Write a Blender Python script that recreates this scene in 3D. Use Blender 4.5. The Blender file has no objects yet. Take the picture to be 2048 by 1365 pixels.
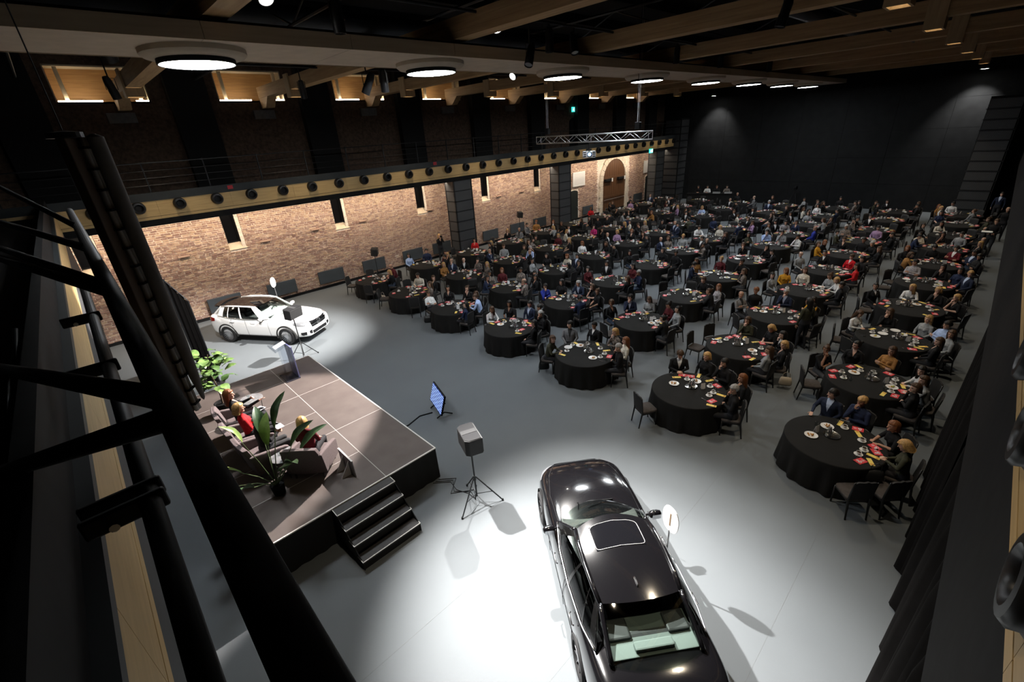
import bpy, bmesh, math, random
import numpy as np
from mathutils import Matrix, Vector
random.seed(7); rng = np.random.default_rng(7)
PI = math.pi
S = bpy.context.scene
COL = S.collection

# ------------------------------------------------------------------ camera, world, exposure
FPX = 892.147
RC = [[0.7143357288811687, -0.6970306402490325, -0.06223144701702604],
      [-0.3377127302207556, -0.26547331074950264, -0.9030360087651768],
      [0.6129229790851796, 0.6660872374049224, -0.42503319149876456]]   # rows: right, down, forward
cam_d = bpy.data.cameras.new('camera'); cam = bpy.data.objects.new('camera', cam_d); COL.objects.link(cam)
cam_d.sensor_width = 36.0; cam_d.lens = FPX * 36.0 / 2048.0; cam_d.clip_start = 0.03; cam_d.clip_end = 200
cam.matrix_world = Matrix(((RC[0][0], -RC[1][0], -RC[2][0], 0.0), (RC[0][1], -RC[1][1], -RC[2][1], 0.0),
                           (RC[0][2], -RC[1][2], -RC[2][2], 7.2), (0, 0, 0, 1)))
S.camera = cam
W = bpy.data.worlds.new('dark_hall'); S.world = W; W.use_nodes = True
W.node_tree.nodes['Background'].inputs[0].default_value = (0.55, 0.65, 0.8, 1)
W.node_tree.nodes['Background'].inputs[1].default_value = 0.0012
S.view_settings.view_transform = 'Standard'; S.view_settings.look = 'None'
S.view_settings.exposure = 0.0; S.view_settings.gamma = 1.0; S.view_settings.use_curve_mapping = False
S.cycles.max_bounces = 6; S.cycles.diffuse_bounces = 2; S.cycles.glossy_bounces = 2
S.cycles.transmission_bounces = 6; S.cycles.transparent_max_bounces = 8
S.cycles.caustics_reflective = False; S.cycles.caustics_refractive = False
S.cycles.sample_clamp_indirect = 4.0

# ------------------------------------------------------------------ stage lanterns and area lights (the hall's own rig)
def aim(o, tgt):
    o.rotation_euler = (Vector(tgt) - o.location).to_track_quat('-Z', 'Y').to_euler()
def spot(name, loc, tgt, power, ang, blend, col=(1, .95, .88), size=.08):
    l = bpy.data.lights.new(name, 'SPOT'); l.energy = power; l.spot_size = math.radians(ang); l.spot_blend = blend
    l.color = col; l.shadow_soft_size = size
    o = bpy.data.objects.new(name, l); COL.objects.link(o); o.location = loc; aim(o, tgt); return o
def area(name, loc, tgt, power, sx, sy, col=(1, .9, .78), spread=180):
    l = bpy.data.lights.new(name, 'AREA'); l.shape = 'RECTANGLE'; l.size = sx; l.size_y = sy; l.energy = power; l.color = col
    l.spread = math.radians(spread)
    o = bpy.data.objects.new(name, l); COL.objects.link(o); o.location = loc; aim(o, tgt); return o
LAMP = 80.0          # radiance of the round ceiling lamps
SPOTS = [  # name, location, target, power, cone, blend, colour
    ('spot_car_a', (3.45, 9.0, 9.3), (3.7, 3.1, 0.2), 29000, 38, 1., (1, .96, .92)),
    ('spot_car_b', (8.5, 9.0, 9.3), (4.7, 2.6, 0.2), 17000, 43, 1., (1, .96, .92)),
    ('spot_stage', (12.4, 12.6, 8.85), (-1.1, 10.75, .84), 33000, 31, .2, (1, .90, .84)),
    ('spot_white_car', (8.9, 12.6, 8.85), (4.4, 18.9, .5), 23000, 42, .9, (1, .95, .9)),
    ('spot_white_car_b', (1.6, 12.6, 8.85), (4.0, 18.3, .3), 6500, 44, .9, (1, .95, .9)),
]
for n_, l_, t_, p_, a_, b_, c_ in SPOTS: spot(n_, l_, t_, p_, a_, b_, c_)
spot('spot_back_far', (43.2, 19.1, 8.72), (44.8, 19.1, 5.2), 900, 80, .8, (1, .97, .93))
spot('spot_back_right', (43.2, 2.45, 8.72), (44.8, 2.45, 5.2), 1500, 80, .8, (1, .97, .93))
for k in range(9):                                   # warm linear washers under the far balcony, one per bay
    area('wall_washer', (-2.2 + 5.24*k + 2.6, 22.95, 4.74), (-2.2 + 5.24*k + 2.6, 24.45, 2.2), 122 if k < 8 else 80, 5.0, .10, (1, .83, .64))

for k in range(-1, 7):                               # the timber box lamps hanging from the beams
    for yy in (20.6, 2.35): spot('box_lamp_light', (8.12 + 5.24*k, yy, 9.02), (8.12 + 5.24*k, yy, 0), 280 if yy > 10 else 640, 84, .7, (1, .84, .62), .12)
# ------------------------------------------------------------------ materials
MATS = {}
def mat(name, col=(.5, .5, .5), rough=.6, metal=0., var=0., vscale=8., bump=0., bscale=60., spec=.5, emit=None, estr=0.,
        trans=0., ior=1.45, coat=0., alpha=1., vcol=None, vary_obj=0., island=0.):
    if name in MATS: return MATS[name]
    m = bpy.data.materials.new(name); m.use_nodes = True; nt = m.node_tree; N = nt.nodes; L = nt.links
    b = N['Principled BSDF']; b.inputs['Base Color'].default_value = (*col, 1); b.inputs['Roughness'].default_value = rough
    b.inputs['Metallic'].default_value = metal; b.inputs['Specular IOR Level'].default_value = spec
    b.inputs['Transmission Weight'].default_value = trans; b.inputs['IOR'].default_value = ior
    b.inputs['Coat Weight'].default_value = coat; b.inputs['Alpha'].default_value = alpha
    if emit: b.inputs['Emission Color'].default_value = (*emit, 1); b.inputs['Emission Strength'].default_value = estr
    if var or bump or vary_obj or island:
        tc = N.new('ShaderNodeTexCoord')
    src = None
    if var:
        t = N.new('ShaderNodeTexNoise'); t.inputs['Scale'].default_value = vscale; t.inputs['Detail'].default_value = 5
        L.new(tc.outputs['Object'], t.inputs['Vector'])
        mx = N.new('ShaderNodeMix'); mx.data_type = 'RGBA'
        c2 = vcol if vcol else tuple(min(1, c*(1+var)) for c in col)
        c1 = col if vcol else tuple(c*(1-var) for c in col)
        mx.inputs[6].default_value = (*c1, 1); mx.inputs[7].default_value = (*c2, 1)
        mr = N.new('ShaderNodeMapRange'); mr.inputs[1].default_value = .3; mr.inputs[2].default_value = .7
        L.new(t.outputs['Fac'], mr.inputs[0]); L.new(mr.outputs[0], mx.inputs[0]); src = mx.outputs[2]
    if vary_obj or island:
        hs = N.new('ShaderNodeHueSaturation')
        if src: L.new(src, hs.inputs['Color'])
        else: hs.inputs['Color'].default_value = (*col, 1)
        add = N.new('ShaderNodeMath'); add.operation = 'ADD'
        oi = N.new('ShaderNodeObjectInfo'); ge = N.new('ShaderNodeNewGeometry')
        L.new(oi.outputs['Random'], add.inputs[0]); L.new(ge.outputs['Random Per Island'], add.inputs[1])
        fr = N.new('ShaderNodeMath'); fr.operation = 'FRACT'; L.new(add.outputs[0], fr.inputs[0])
        amt = vary_obj or island
        m2 = N.new('ShaderNodeMapRange'); m2.inputs[3].default_value = 1-amt; m2.inputs[4].default_value = 1+amt
        L.new(fr.outputs[0], m2.inputs[0]); L.new(m2.outputs[0], hs.inputs['Value'])
        m3 = N.new('ShaderNodeMapRange'); m3.inputs[3].default_value = .5-amt*.05; m3.inputs[4].default_value = .5+amt*.05
        L.new(fr.outputs[0], m3.inputs[0]); L.new(m3.outputs[0], hs.inputs['Hue'])
        src = hs.outputs[0]
    if src: L.new(src, b.inputs['Base Color'])
    if bump:
        t = N.new('ShaderNodeTexNoise'); t.inputs['Scale'].default_value = bscale; t.inputs['Detail'].default_value = 4
        L.new(tc.outputs['Object'], t.inputs['Vector'])
        bp = N.new('ShaderNodeBump'); bp.inputs['Strength'].default_value = bump; bp.inputs['Distance'].default_value = .02
        L.new(t.outputs['Fac'], bp.inputs['Height']); L.new(bp.outputs[0], b.inputs['Normal'])
    MATS[name] = m; return m
def wood(name, c1, c2, axis=0, scale=3., rough=.55, stretch=14.):
    if name in MATS: return MATS[name]
    m = bpy.data.materials.new(name); m.use_nodes = True; nt = m.node_tree; N = nt.nodes; L = nt.links; b = N['Principled BSDF']
    tc = N.new('ShaderNodeTexCoord'); mp = N.new('ShaderNodeMapping'); s = [scale*stretch]*3; s[axis] = scale; mp.inputs['Scale'].default_value = s
    t = N.new('ShaderNodeTexNoise'); t.inputs['Scale'].default_value = 1.; t.inputs['Detail'].default_value = 6
    mx = N.new('ShaderNodeMix'); mx.data_type = 'RGBA'; mx.inputs[6].default_value = (*c1, 1); mx.inputs[7].default_value = (*c2, 1)
    mr = N.new('ShaderNodeMapRange'); mr.inputs[1].default_value = .3; mr.inputs[2].default_value = .7
    L.new(tc.outputs['Object'], mp.inputs[0]); L.new(mp.outputs[0], t.inputs[0]); L.new(t.outputs[0], mr.inputs[0]); L.new(mr.outputs[0], mx.inputs[0])
    L.new(mx.outputs[2], b.inputs['Base Color']); b.inputs['Roughness'].default_value = rough
    MATS[name] = m; return m

# ------------------------------------------------------------------ mesh builder
class MB:
    def __init__(s): s.v = []; s.f = []; s.mi = []; s.cur = 0
    def add(s, vs, fs):
        o = len(s.v); s.v += [tuple(map(float, p)) for p in vs]; s.f += [tuple(i+o for i in f) for f in fs]; s.mi += [s.cur]*len(fs); return s
    def box(s, x0, x1, y0, y1, z0, z1):
        return s.add([(x0,y0,z0),(x1,y0,z0),(x1,y1,z0),(x0,y1,z0),(x0,y0,z1),(x1,y0,z1),(x1,y1,z1),(x0,y1,z1)],
                     [(0,3,2,1),(4,5,6,7),(0,1,5,4),(1,2,6,5),(2,3,7,6),(3,0,4,7)])
    def cbox(s, c, d, R=None):
        P = np.array([[x,y,z] for z in (-.5,.5) for x,y in ((-.5,-.5),(.5,-.5),(.5,.5),(-.5,.5))])*np.array(d)
        if R is not None: P = P @ np.array(R).T
        return s.add(P+np.array(c), [(0,3,2,1),(4,5,6,7),(0,1,5,4),(1,2,6,5),(2,3,7,6),(3,0,4,7)])
    def cyl(s, p0, p1, r0, r1=None, n=12, caps=True):
        r1 = r0 if r1 is None else r1
        p0 = np.array(p0, float); p1 = np.array(p1, float); d = p1-p0; d /= np.linalg.norm(d)+1e-12
        u = np.cross(d, (0,0,1) if abs(d[2]) < .9 else (1,0,0)); u /= np.linalg.norm(u); w = np.cross(d, u)
        A = [2*PI*i/n for i in range(n)]
        vs = [p0+r0*(math.cos(a)*u+math.sin(a)*w) for a in A]+[p1+r1*(math.cos(a)*u+math.sin(a)*w) for a in A]
        fs = [(i,(i+1)%n,n+(i+1)%n,n+i) for i in range(n)]
        if caps: fs += [tuple(range(n-1,-1,-1)), tuple(range(n,2*n))]
        return s.add(vs, fs)
    def tube(s, path, r, n=8):
        path = [np.array(p, float) for p in path]; rs = r if hasattr(r, '__len__') else [r]*len(path); vs = []; fs = []; u = None
        for i, p in enumerate(path):
            d = path[min(i+1, len(path)-1)]-path[max(i-1, 0)]; d = d/(np.linalg.norm(d)+1e-12)
            if u is None: u = np.cross(d, (0,0,1) if abs(d[2]) < .9 else (1,0,0))
            u = u-d*np.dot(u, d); u /= np.linalg.norm(u)+1e-12; w = np.cross(d, u)
            vs += [p+rs[i]*(math.cos(2*PI*k/n)*u+math.sin(2*PI*k/n)*w) for k in range(n)]
        for i in range(len(path)-1):
            fs += [(i*n+k, i*n+(k+1)%n, (i+1)*n+(k+1)%n, (i+1)*n+k) for k in range(n)]
        fs += [tuple(range(n-1,-1,-1)), tuple(range((len(path)-1)*n, len(path)*n))]
        return s.add(vs, fs)
    def lathe(s, prof, n=24, c=(0,0,0), close=True):
        vs = []; fs = []; m = len(prof)
        for r, z in prof: vs += [(c[0]+r*math.cos(2*PI*k/n), c[1]+r*math.sin(2*PI*k/n), c[2]+z) for k in range(n)]
        for i in range(m-1): fs += [(i*n+k, i*n+(k+1)%n, (i+1)*n+(k+1)%n, (i+1)*n+k) for k in range(n)]
        if close: fs += [tuple(range(n-1,-1,-1)), tuple(range((m-1)*n, m*n))]
        return s.add(vs, fs)
    def loft(s, rings, closed=True, caps=True):
        n = len(rings[0]); vs = [p for r in rings for p in r]; fs = []
        for i in range(len(rings)-1):
            for k in range(n if closed else n-1): fs.append((i*n+k, i*n+(k+1)%n, (i+1)*n+(k+1)%n, (i+1)*n+k))
        if caps: fs += [tuple(range(n-1,-1,-1)), tuple(range((len(rings)-1)*n, len(rings)*n))]
        return s.add(vs, fs)
    def prism(s, poly, axis, a, b):
        def P(q, h):
            q = list(q); q.insert(axis, h); return q
        n = len(poly); vs = [P(q, a) for q in poly]+[P(q, b) for q in poly]
        return s.add(vs, [(i,(i+1)%n,n+(i+1)%n,n+i) for i in range(n)]+[tuple(range(n-1,-1,-1)), tuple(range(n,2*n))])
    def xf(s, M, start=0):
        M = np.array(M); V = np.array(s.v[start:]); V = V@M[:3,:3].T+M[:3,3]; s.v[start:] = [tuple(p) for p in V]; return s
    def mesh(s, name, smooth=False):
        m = bpy.data.meshes.new(name); m.from_pydata(s.v, [], s.f); m.update()
        if any(s.mi): m.polygons.foreach_set('material_index', s.mi)
        bm = bmesh.new(); bm.from_mesh(m); bmesh.ops.recalc_face_normals(bm, faces=bm.faces); bm.to_mesh(m); bm.free()
        if smooth: m.polygons.foreach_set('use_smooth', [True]*len(m.polygons))
        return m
    def build(s, name, mats, parent=None, smooth=False, angle=None, bev=0, sub=0, **kw):
        o = link(name, s.mesh(name, smooth or angle is not None), mats, parent, **kw)
        if angle is not None: o.data.set_sharp_from_angle(angle=math.radians(angle))
        if bev:
            b = o.modifiers.new('bevel', 'BEVEL'); b.width = bev; b.segments = 2; b.limit_method = 'ANGLE'
        if sub:
            b = o.modifiers.new('sub', 'SUBSURF'); b.levels = sub; b.render_levels = sub
        return o
def tag(o, label=None, cat=None, group=None, kind=None):
    if label: o['label'] = label
    if cat: o['category'] = cat
    if group: o['group'] = group
    if kind: o['kind'] = kind
    return o
def link(name, me, mats=None, parent=None, loc=None, rotz=None, **kw):
    o = bpy.data.objects.new(name, me); COL.objects.link(o)
    if mats is not None and me is not None and len(me.materials) == 0:
        for m in (mats if isinstance(mats, (list, tuple)) else [mats]): me.materials.append(m)
    if parent is not None: o.parent = parent
    if loc is not None: o.location = loc
    if rotz is not None: o.rotation_euler = (0, 0, rotz)
    return tag(o, **kw)
def thing(name, label, cat, loc=(0,0,0), rotz=0., group=None):
    o = bpy.data.objects.new(name, None); COL.objects.link(o); o.empty_display_size = .1
    o.location = loc; o.rotation_euler = (0,0,rotz); return tag(o, label, cat, group)
def cells(root):
    out = []
    for ch in root.children: out.append((ch, [g for g in ch.children]))
    return out
def dup(root, kids, loc, rotz, label=None, group=None, scale=None):
    r = root.copy(); COL.objects.link(r); r.location = loc; r.rotation_euler = (0,0,rotz)
    if scale: r.scale = (scale,)*3
    if label: r['label'] = label
    if group: r['group'] = group
    for ch, gs in kids:
        c = ch.copy(); COL.objects.link(c); c.parent = r
        for g in gs:
            d = g.copy(); COL.objects.link(d); d.parent = c
    return r
BLK = mat('matt_black', (.008,.008,.0085), .8, var=.3, vscale=5, spec=.2)
STEEL = mat('black_steel', (.02,.021,.023), .45, metal=.3, var=.2, vscale=12)
CHROME = mat('chrome', (.8,.8,.82), .12, metal=1.)
ALU = mat('brushed_aluminium', (.62,.63,.65), .38, metal=.9, var=.1, vscale=30)
WHITE = mat('white_paint', (.8,.8,.8), .5)

# ------------------------------------------------------------------ the hall
BAY = 5.24; YW = 24.4; YF = 22.2; XB = 44.6; XE = -2.6; YR = -2.6; ZR = 11.3; XN = -.385; YN = -.566
def struct(o, label, cat): return tag(o, label, cat, kind='structure')
def floor_mat():
    m = mat('grey_vinyl', (.112,.124,.133), .62, spec=.22, var=.10, vscale=.55, bump=.06, bscale=140, vcol=(.125,.138,.147)); return m
b = MB(); b.box(XE-.3, XB+.3, YR-.3, YW+.8, -.25, 0)
floor = b.build('floor', floor_mat()); struct(floor, 'grey vinyl floor of the hall with fine welded seams', 'floor')
seam = MB()
for x in (-.6, 1.4, 3.4): pass
for y in (-1.35, .62, 2.6, 4.6): seam.box(XE, XB, y-.004, y+.004, 0, .0012)
seam.build('floor_seam', mat('floor_seam', (.10,.11,.115), .7), floor)
# far wall: brick skin in front of a core
def wall_core(): return mat('mortar', (.74,.64,.54), .9, var=.25, vscale=14, bump=.5, bscale=90)
brick_m = mat('old_brick', (.30,.17,.12), .9, var=.42, vscale=7, bump=.6, bscale=45, vcol=(.45,.30,.225), island=.36)
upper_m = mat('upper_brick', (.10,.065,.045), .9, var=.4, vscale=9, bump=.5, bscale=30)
slits = [(-.39+BAY*k, .57) for k in range(0, 6)]
DOORX = (34.55, 38.08); SD = [(30.0, 31.1), (41.8, 42.9)]
wf = MB()
xs = sorted([XE] + [v for x, w in slits for v in (x, x+w)] + [XB])
segs = [(xs[i], xs[i+1]) for i in range(0, len(xs), 2)]
for x0, x1 in segs: wf.box(x0, x1, YW+.010, YW+.75, 0, 5.4)
for x, w in slits: wf.box(x, x+w, YW+.010, YW+.75, 0, 2.95)
wall_far = wf.build('wall_left', wall_core()); struct(wall_far, 'long wall of old brick washed with warm light', 'wall')
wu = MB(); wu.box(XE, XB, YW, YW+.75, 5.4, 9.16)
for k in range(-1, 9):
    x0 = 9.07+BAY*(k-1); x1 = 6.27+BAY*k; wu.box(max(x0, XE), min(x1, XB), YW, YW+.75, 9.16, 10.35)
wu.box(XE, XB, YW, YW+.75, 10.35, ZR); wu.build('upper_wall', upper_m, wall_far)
rb = random.Random(3)
def brick_ok(xa, xb, za, zb):
    for x, w in slits:
        if xb > x+.025 and xa < x+w+.165 and zb > 2.95: return False
    if xb > DOORX[0]-.62 and xa < DOORX[1]+.62 and zb > 0: return False
    for a, c in SD:
        if xb > a-.02 and xa < c+.02 and za < 2.45: return False
    return True
def brick_verts(x0, x1, z0, z1, d, j=.010):
    J = lambda: rb.uniform(-j, j)
    f = [(x0+J(),YW-d+J()*.6,z0+J()*.6),(x1+J(),YW-d+J()*.6,z0+J()*.6),(x1+J(),YW-d+J()*.6,z1+J()*.6),(x0+J(),YW-d+J()*.6,z1+J()*.6)]
    return f+[(p[0],YW+.035,p[2]) for p in f]
BF = [(0,1,2,3),(0,4,5,1),(1,5,6,2),(2,6,7,3),(3,7,4,0)]
field = MB(); near = []; z = .13; row = 0
while z < 5.35:
    h = rb.uniform(.072, .098); x = XE+rb.uniform(0, .2)
    while x < 43.9:
        w = rb.choice((.24,.24,.25,.12,.27,.20)); d = rb.uniform(.0, .018)
        if rb.random() < .04: d -= .008
        xa, xb = x, x+w
        if z+h > 2.95:
            for sx, sw_ in slits:
                if xa < sx < xb: xb = sx-.004+.024
                elif sx <= xa < sx+sw_+.17 < xb: xa = sx+sw_+.172
        if x+w < 43.9 and xb-xa > .05 and brick_ok(xa, xb, z, z+h):
            if 5.9 < x < 9.6 and 1.15 < z < 2.75 and len(near) < 300: near.append((xa, xb-.024, z, z+h-.022, d))
            else: field.add(brick_verts(xa, xb-.024, z, z+h-.022, d), BF)
        x += w
    z += h; row += 1
field.build('brickwork', brick_m, wall_far, kind='stuff')
for x0, x1, z0, z1, d in near:
    MB().add(brick_verts(x0, x1, z0, z1, d), BF).build('brick', brick_m, wall_far)
stone = mat('pale_stone', (.60,.52,.42), .85, var=.2, vscale=8, bump=.4, bscale=40)
sillm = mat('pale_sill', (.72,.58,.42), .8, var=.1, vscale=6)
for i, (x, w) in enumerate(slits):
    b = MB(); b.box(x+.02, x+w-.02, YW+.30, YW+.33, 3.28, 5.3)
    win = b.build('window_%d' % (i+1), mat('black_pane', (.006,.006,.007), .15)); struct(win, 'narrow slit window blacked out, %s from the stage end' % ('first second third fourth fifth sixth'.split()[i]), 'window')
    b = MB(); b.box(x, x+.025, YW+.02, YW+.34, 3.25, 5.3); b.box(x+w-.025, x+w, YW+.02, YW+.34, 3.25, 5.3); b.box(x, x+w, YW+.24, YW+.34, 3.25, 3.30); b.build('window_frame', BLK, win)
    b = MB(); b.prism([(YW-.03,2.94),(YW+.30,2.94),(YW+.30,3.27),(YW-.03,2.97)], 0, x-.03, x+w+.20); b.build('window_sill', sillm, win)
    b = MB(); b.prism([(x+w,YW+.30),(x+w+.17,YW-.02),(x+w+.17,YW+.34),(x+w,YW+.34)], 2, 2.97, 5.3); b.build('window_reveal', brick_m, win)
for i, (x, z) in enumerate([(6.43,3.06),(8.95,3.16),(11.66,3.14),(16.2,3.05),(22.1,3.1),(24.4,3.12),(3.0,3.05)]):
    MB().prism([(YW-.13,z),(YW+.03,z-.05),(YW+.03,z+.06),(YW-.13,z+.04)], 0, x-.22, x+.22).build('ledge_stone', mat('ledge_brick', (.42,.28,.21), .9), wall_far)
b = MB(); b.box(XE, XB, YW-.06, YW+.03, 0, .13); bb = b.build('baseboard_left', BLK); struct(bb, 'black baseboard along the brick wall', 'baseboard')
# radiators on the wall
radm = mat('radiator_grey', (.045,.054,.063), .55, var=.08, vscale=4)
RADS = [3.21, 5.84, 8.47, 11.07, 13.75, 15.98, 20.25, 22.95, 25.43, 31.6, 39.6]
for i, x in enumerate(RADS):
    t = thing('radiator', 'grey flat radiator low on brick wall, %s from the stage end' % ('first second third fourth fifth sixth seventh eighth ninth tenth eleventh'.split()[i]), 'radiator', (x, YW, 0), 0, 'radiators along the brick wall')
    MB().box(0, 1.42, -.20, -.11, .30, .97).build('panel', radm, t, bev=.012)
    for q in (.18, 1.24): MB().box(q-.02, q+.02, -.11, .0, .40, .88).build('bracket', STEEL, t)
    MB().tube([(1.36,-.15,.32),(1.36,-.15,.22),(1.36,-.03,.20)], .016, 8).build('pipe', STEEL, t)
# arched door with stone surround
x0, x1 = DOORX; xc = (x0+x1)/2; ra = (x1-x0)/2; zs = 4.43-ra
doorwood = wood('oak_door', (.055,.022,.008), (.115,.05,.018), 2, 1.2)
d1 = thing('door_1', 'tall arched wooden double door in a pale stone surround', 'door', (0,0,0)); d1['kind'] = 'structure'
for s in range(2):
    nb = 5
    for q in range(nb):
        a = xc+(q-nb if s == 0 else q)*ra/nb; c = a+ra/nb
        def hz(v): return zs+math.sqrt(max(ra*ra-(v-xc)**2, 0))
        MB().prism([(a+.008,.02),(c-.008,.02),(c-.008,max(hz(c),zs) if abs(c-xc) < ra else zs),((a+c)/2,hz((a+c)/2)),(a+.008,max(hz(a),zs) if abs(a-xc) < ra else zs)], 1, YW-.045, YW+.025).build('plank', doorwood, d1)
for z in (1.28, 2.9):
    MB().box(x0+.08, x1-.08, YW-.075, YW-.04, z-.10, z+.10).build('rail', doorwood, d1, bev=.01)
MB().box(x0+.2, x1-.12, YW-.13, YW-.09, 1.02, 1.07).build('panic_bar', ALU, d1)
for q in (-1.0, .98):
    h = MB().box(xc+q-.55, xc+q+.55, YW-.28, YW-.05, 2.64, 2.84).build('heater', BLK, d1, bev=.02); MB().box(xc+q+.30, xc+q+.42, YW-.32, YW-.27, 2.58, 2.88).build('heater_box', WHITE, h)
n = 0
z = 0
while z < zs-.05:
    hh = .46
    for sgn, xe in ((-1, x0), (1, x1)):
        w = .52 if n % 2 else .40; a, c = (xe-w, xe) if sgn < 0 else (xe, xe+w)
        MB().box(a, c, YW-.13, YW+.05, z+.006, min(z+hh, zs)-.006).build('jamb_stone', stone, d1, bev=.012)
    z += hh; n += 1
for k in range(13):
    a0 = PI*k/13+.006; a1 = PI*(k+1)/13-.006; r2 = ra+(.46 if k % 2 else .40)
    pts = [(xc+ra*math.cos(a0), zs+ra*math.sin(a0)), (xc+ra*math.cos(a1), zs+ra*math.sin(a1)), (xc+r2*math.cos(a1), zs+r2*math.sin(a1)), (xc+r2*math.cos(a0), zs+r2*math.sin(a0))]
    MB().prism(pts, 1, YW-.13, YW+.05).build('arch_stone', stone, d1, bev=.012)
for i, (a, c) in enumerate(SD):
    m_ = (a+c)/2; r_ = (c-a)/2
    pts = [(a,0),(c,0)]+[(m_+r_*math.cos(t), 2.25+.18*math.sin(t)) for t in np.linspace(0, PI, 9)]
    dd = MB().prism(pts, 1, YW-.02, YW+.12).build('door_%d' % (i+2), mat('dark_green_door', (.012,.017,.016), .5)); struct(dd, 'small dark arched door under a white plaque, %s the big wooden door' % ('before' if i == 0 else 'beyond'), 'door')
    MB().cyl((c-.12,YW-.09,1.05), (c-.12,YW-.02,1.05), .03).build('door_handle', ALU, dd)
for i, (a, c) in enumerate([(30.35, 31.93), (41.2, 42.8)]):
    p = MB().box(a, c, YW-.12, YW-.06, 2.72, 3.84).build('wall_plaque', mat('white_plaque', (.62,.61,.60), .6, bump=.3, bscale=30)); tag(p, 'white carved plaque %s the wooden door' % ('left of' if i == 0 else 'with round emblem right of'), 'plaque', 'white wall plaques')
    if i == 0:
        for q in range(8): MB().box(a+.15, c-.15, YW-.126, YW-.119, 2.90+q*.11, 2.92+q*.11).build('carved_line', mat('plaque_grey', (.42,.42,.42), .7), p)
    else:
        b = MB(); th = np.linspace(0, 2*PI, 25)
        b.tube([((a+c)/2+.12*math.cos(t), YW-.125, 3.52+.17*math.sin(t)) for t in th], .012, 6); b.tube([((a+c)/2+.06*math.cos(t), YW-.125, 3.50+.09*math.sin(t)) for t in th], .010, 6)
        b.tube([((a+c)/2,YW-.125,3.70),((a+c)/2,YW-.125,3.28)], .010, 6); b.build('emblem', mat('dark_ink', (.05,.05,.05), .7), p)
# columns with perforated cladding
perf = mat('perforated_sheet', (.035,.037,.04), .5, metal=.4)
def perf_nodes(m):
    nt = m.node_tree; N = nt.nodes; L = nt.links; b = N['Principled BSDF']; tc = N.new('ShaderNodeTexCoord'); mp = N.new('ShaderNodeMapping'); mp.inputs['Scale'].default_value = (1,1,1)
    v = N.new('ShaderNodeTexVoronoi'); v.inputs['Scale'].default_value = 22; v.inputs['Randomness'].default_value = 0.
    r = N.new('ShaderNodeMapRange'); r.inputs[1].default_value = .22; r.inputs[2].default_value = .34
    mx = N.new('ShaderNodeMix'); mx.data_type = 'RGBA'; mx.inputs[6].default_value = (.006,.006,.006,1); mx.inputs[7].default_value = (.075,.078,.082,1)
    L.new(tc.outputs['Object'], v.inputs['Vector']); L.new(v.outputs['Distance'], r.inputs[0]); L.new(r.outputs[0], mx.inputs[0]); L.new(mx.outputs[2], b.inputs['Base Color'])
perf_nodes(perf)
for i, cx in enumerate((16.65, 26.15, 39.85)):
    w, y0, y1 = 1.40, YF+.04, 23.1
    t = thing('column', 'black column clad in perforated sheet, %s along the brick wall' % ('first', 'second', 'third')[i], 'column', (cx, 0, 0)); t['kind'] = 'structure'
    MB().box(.06, w-.06, y0+.05, y1-.05, 0, 4.8).build('core', BLK, t)
    for px, py in ((0,y0),(w-.08,y0),(0,y1-.08),(w-.08,y1-.08)): MB().box(px, px+.08, py, py+.08, 0, 4.78).build('corner_post', STEEL, t)
    for k in range(8):
        z0 = .05+k*.59
        MB().box(.08, w-.08, y0+.015, y0+.03, z0+.03, z0+.56).build('front_panel', perf, t); MB().box(.015, .03, y0+.08, y1-.08, z0+.03, z0+.56).build('side_panel', perf, t)
        b = MB(); b.box(0, w, y0, y0+.04, z0-.02, z0+.03); b.box(0, .04, y0, y1, z0-.02, z0+.03); b.build('band', STEEL, t)
# balconies: far, end and right, each with wood strip and air nozzles
stripw = wood('birch_strip', (.50,.33,.135), (.60,.41,.18), 0, 1.5, .5)
stripy = wood('birch_strip_y', (.50,.33,.135), (.60,.41,.18), 1, 1.5, .5)
duskl = mat('slate_lip', (.022,.026,.028), .6, var=.15, vscale=3)
def nozzle_mesh():
    b = MB(); b.lathe([(.0,.05),(.10,.05),(.105,.15),(.14,.20),(.19,.19),(.215,.13),(.205,.05),(.22,.02),(.22,-.01),(.0,-.01)], 22); return b.mesh('nozzle', True)
NOZ = nozzle_mesh(); NOZ.materials.append(mat('nozzle_black', (.010,.010,.011), .35)); NOZ.set_sharp_from_angle(angle=math.radians(45))
ords = ['first','second','third','fourth','fifth','sixth','seventh','eighth','ninth','tenth','11th','12th','13th','14th','15th','16th','17th','18th','19th','20th','21st','22nd','23rd','24th','25th','26th','27th','28th','29th','30th','31st','32nd','33rd','34th','35th']
bal = thing('balcony_far', 'long dark balcony with a birch strip above brick wall', 'balcony'); bal['kind'] = 'structure'
MB().box(XE, 43.4, YF+.06, YW, 5.40, 5.55).build('balcony_floor', BLK, bal)
MB().box(XE, 43.4, YF+.08, 23.4, 4.80, 5.40).build('service_duct', BLK, bal)
MB().box(XE, 43.4, YF, YF+.08, 4.75, 4.99).build('lower_band', BLK, bal); MB().box(XE, 43.4, YF-.02, YF+.08, 5.66, 5.95).build('upper_lip', duskl, bal)
for k in range(18):
    xa = XE+k*2.56; xb = min(xa+2.555, 43.4)
    MB().box(xa, xb, YF, YF+.06, 4.99, 5.085).build('strip_board', stripw, bal); MB().box(xa, xb, YF, YF+.06, 5.10, 5.66).build('strip_board', stripw, bal)
MB().box(XE, 43.4, YF+.03, YF+.06, 5.085, 5.10).build('strip_groove', BLK, bal)
k = 0
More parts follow.
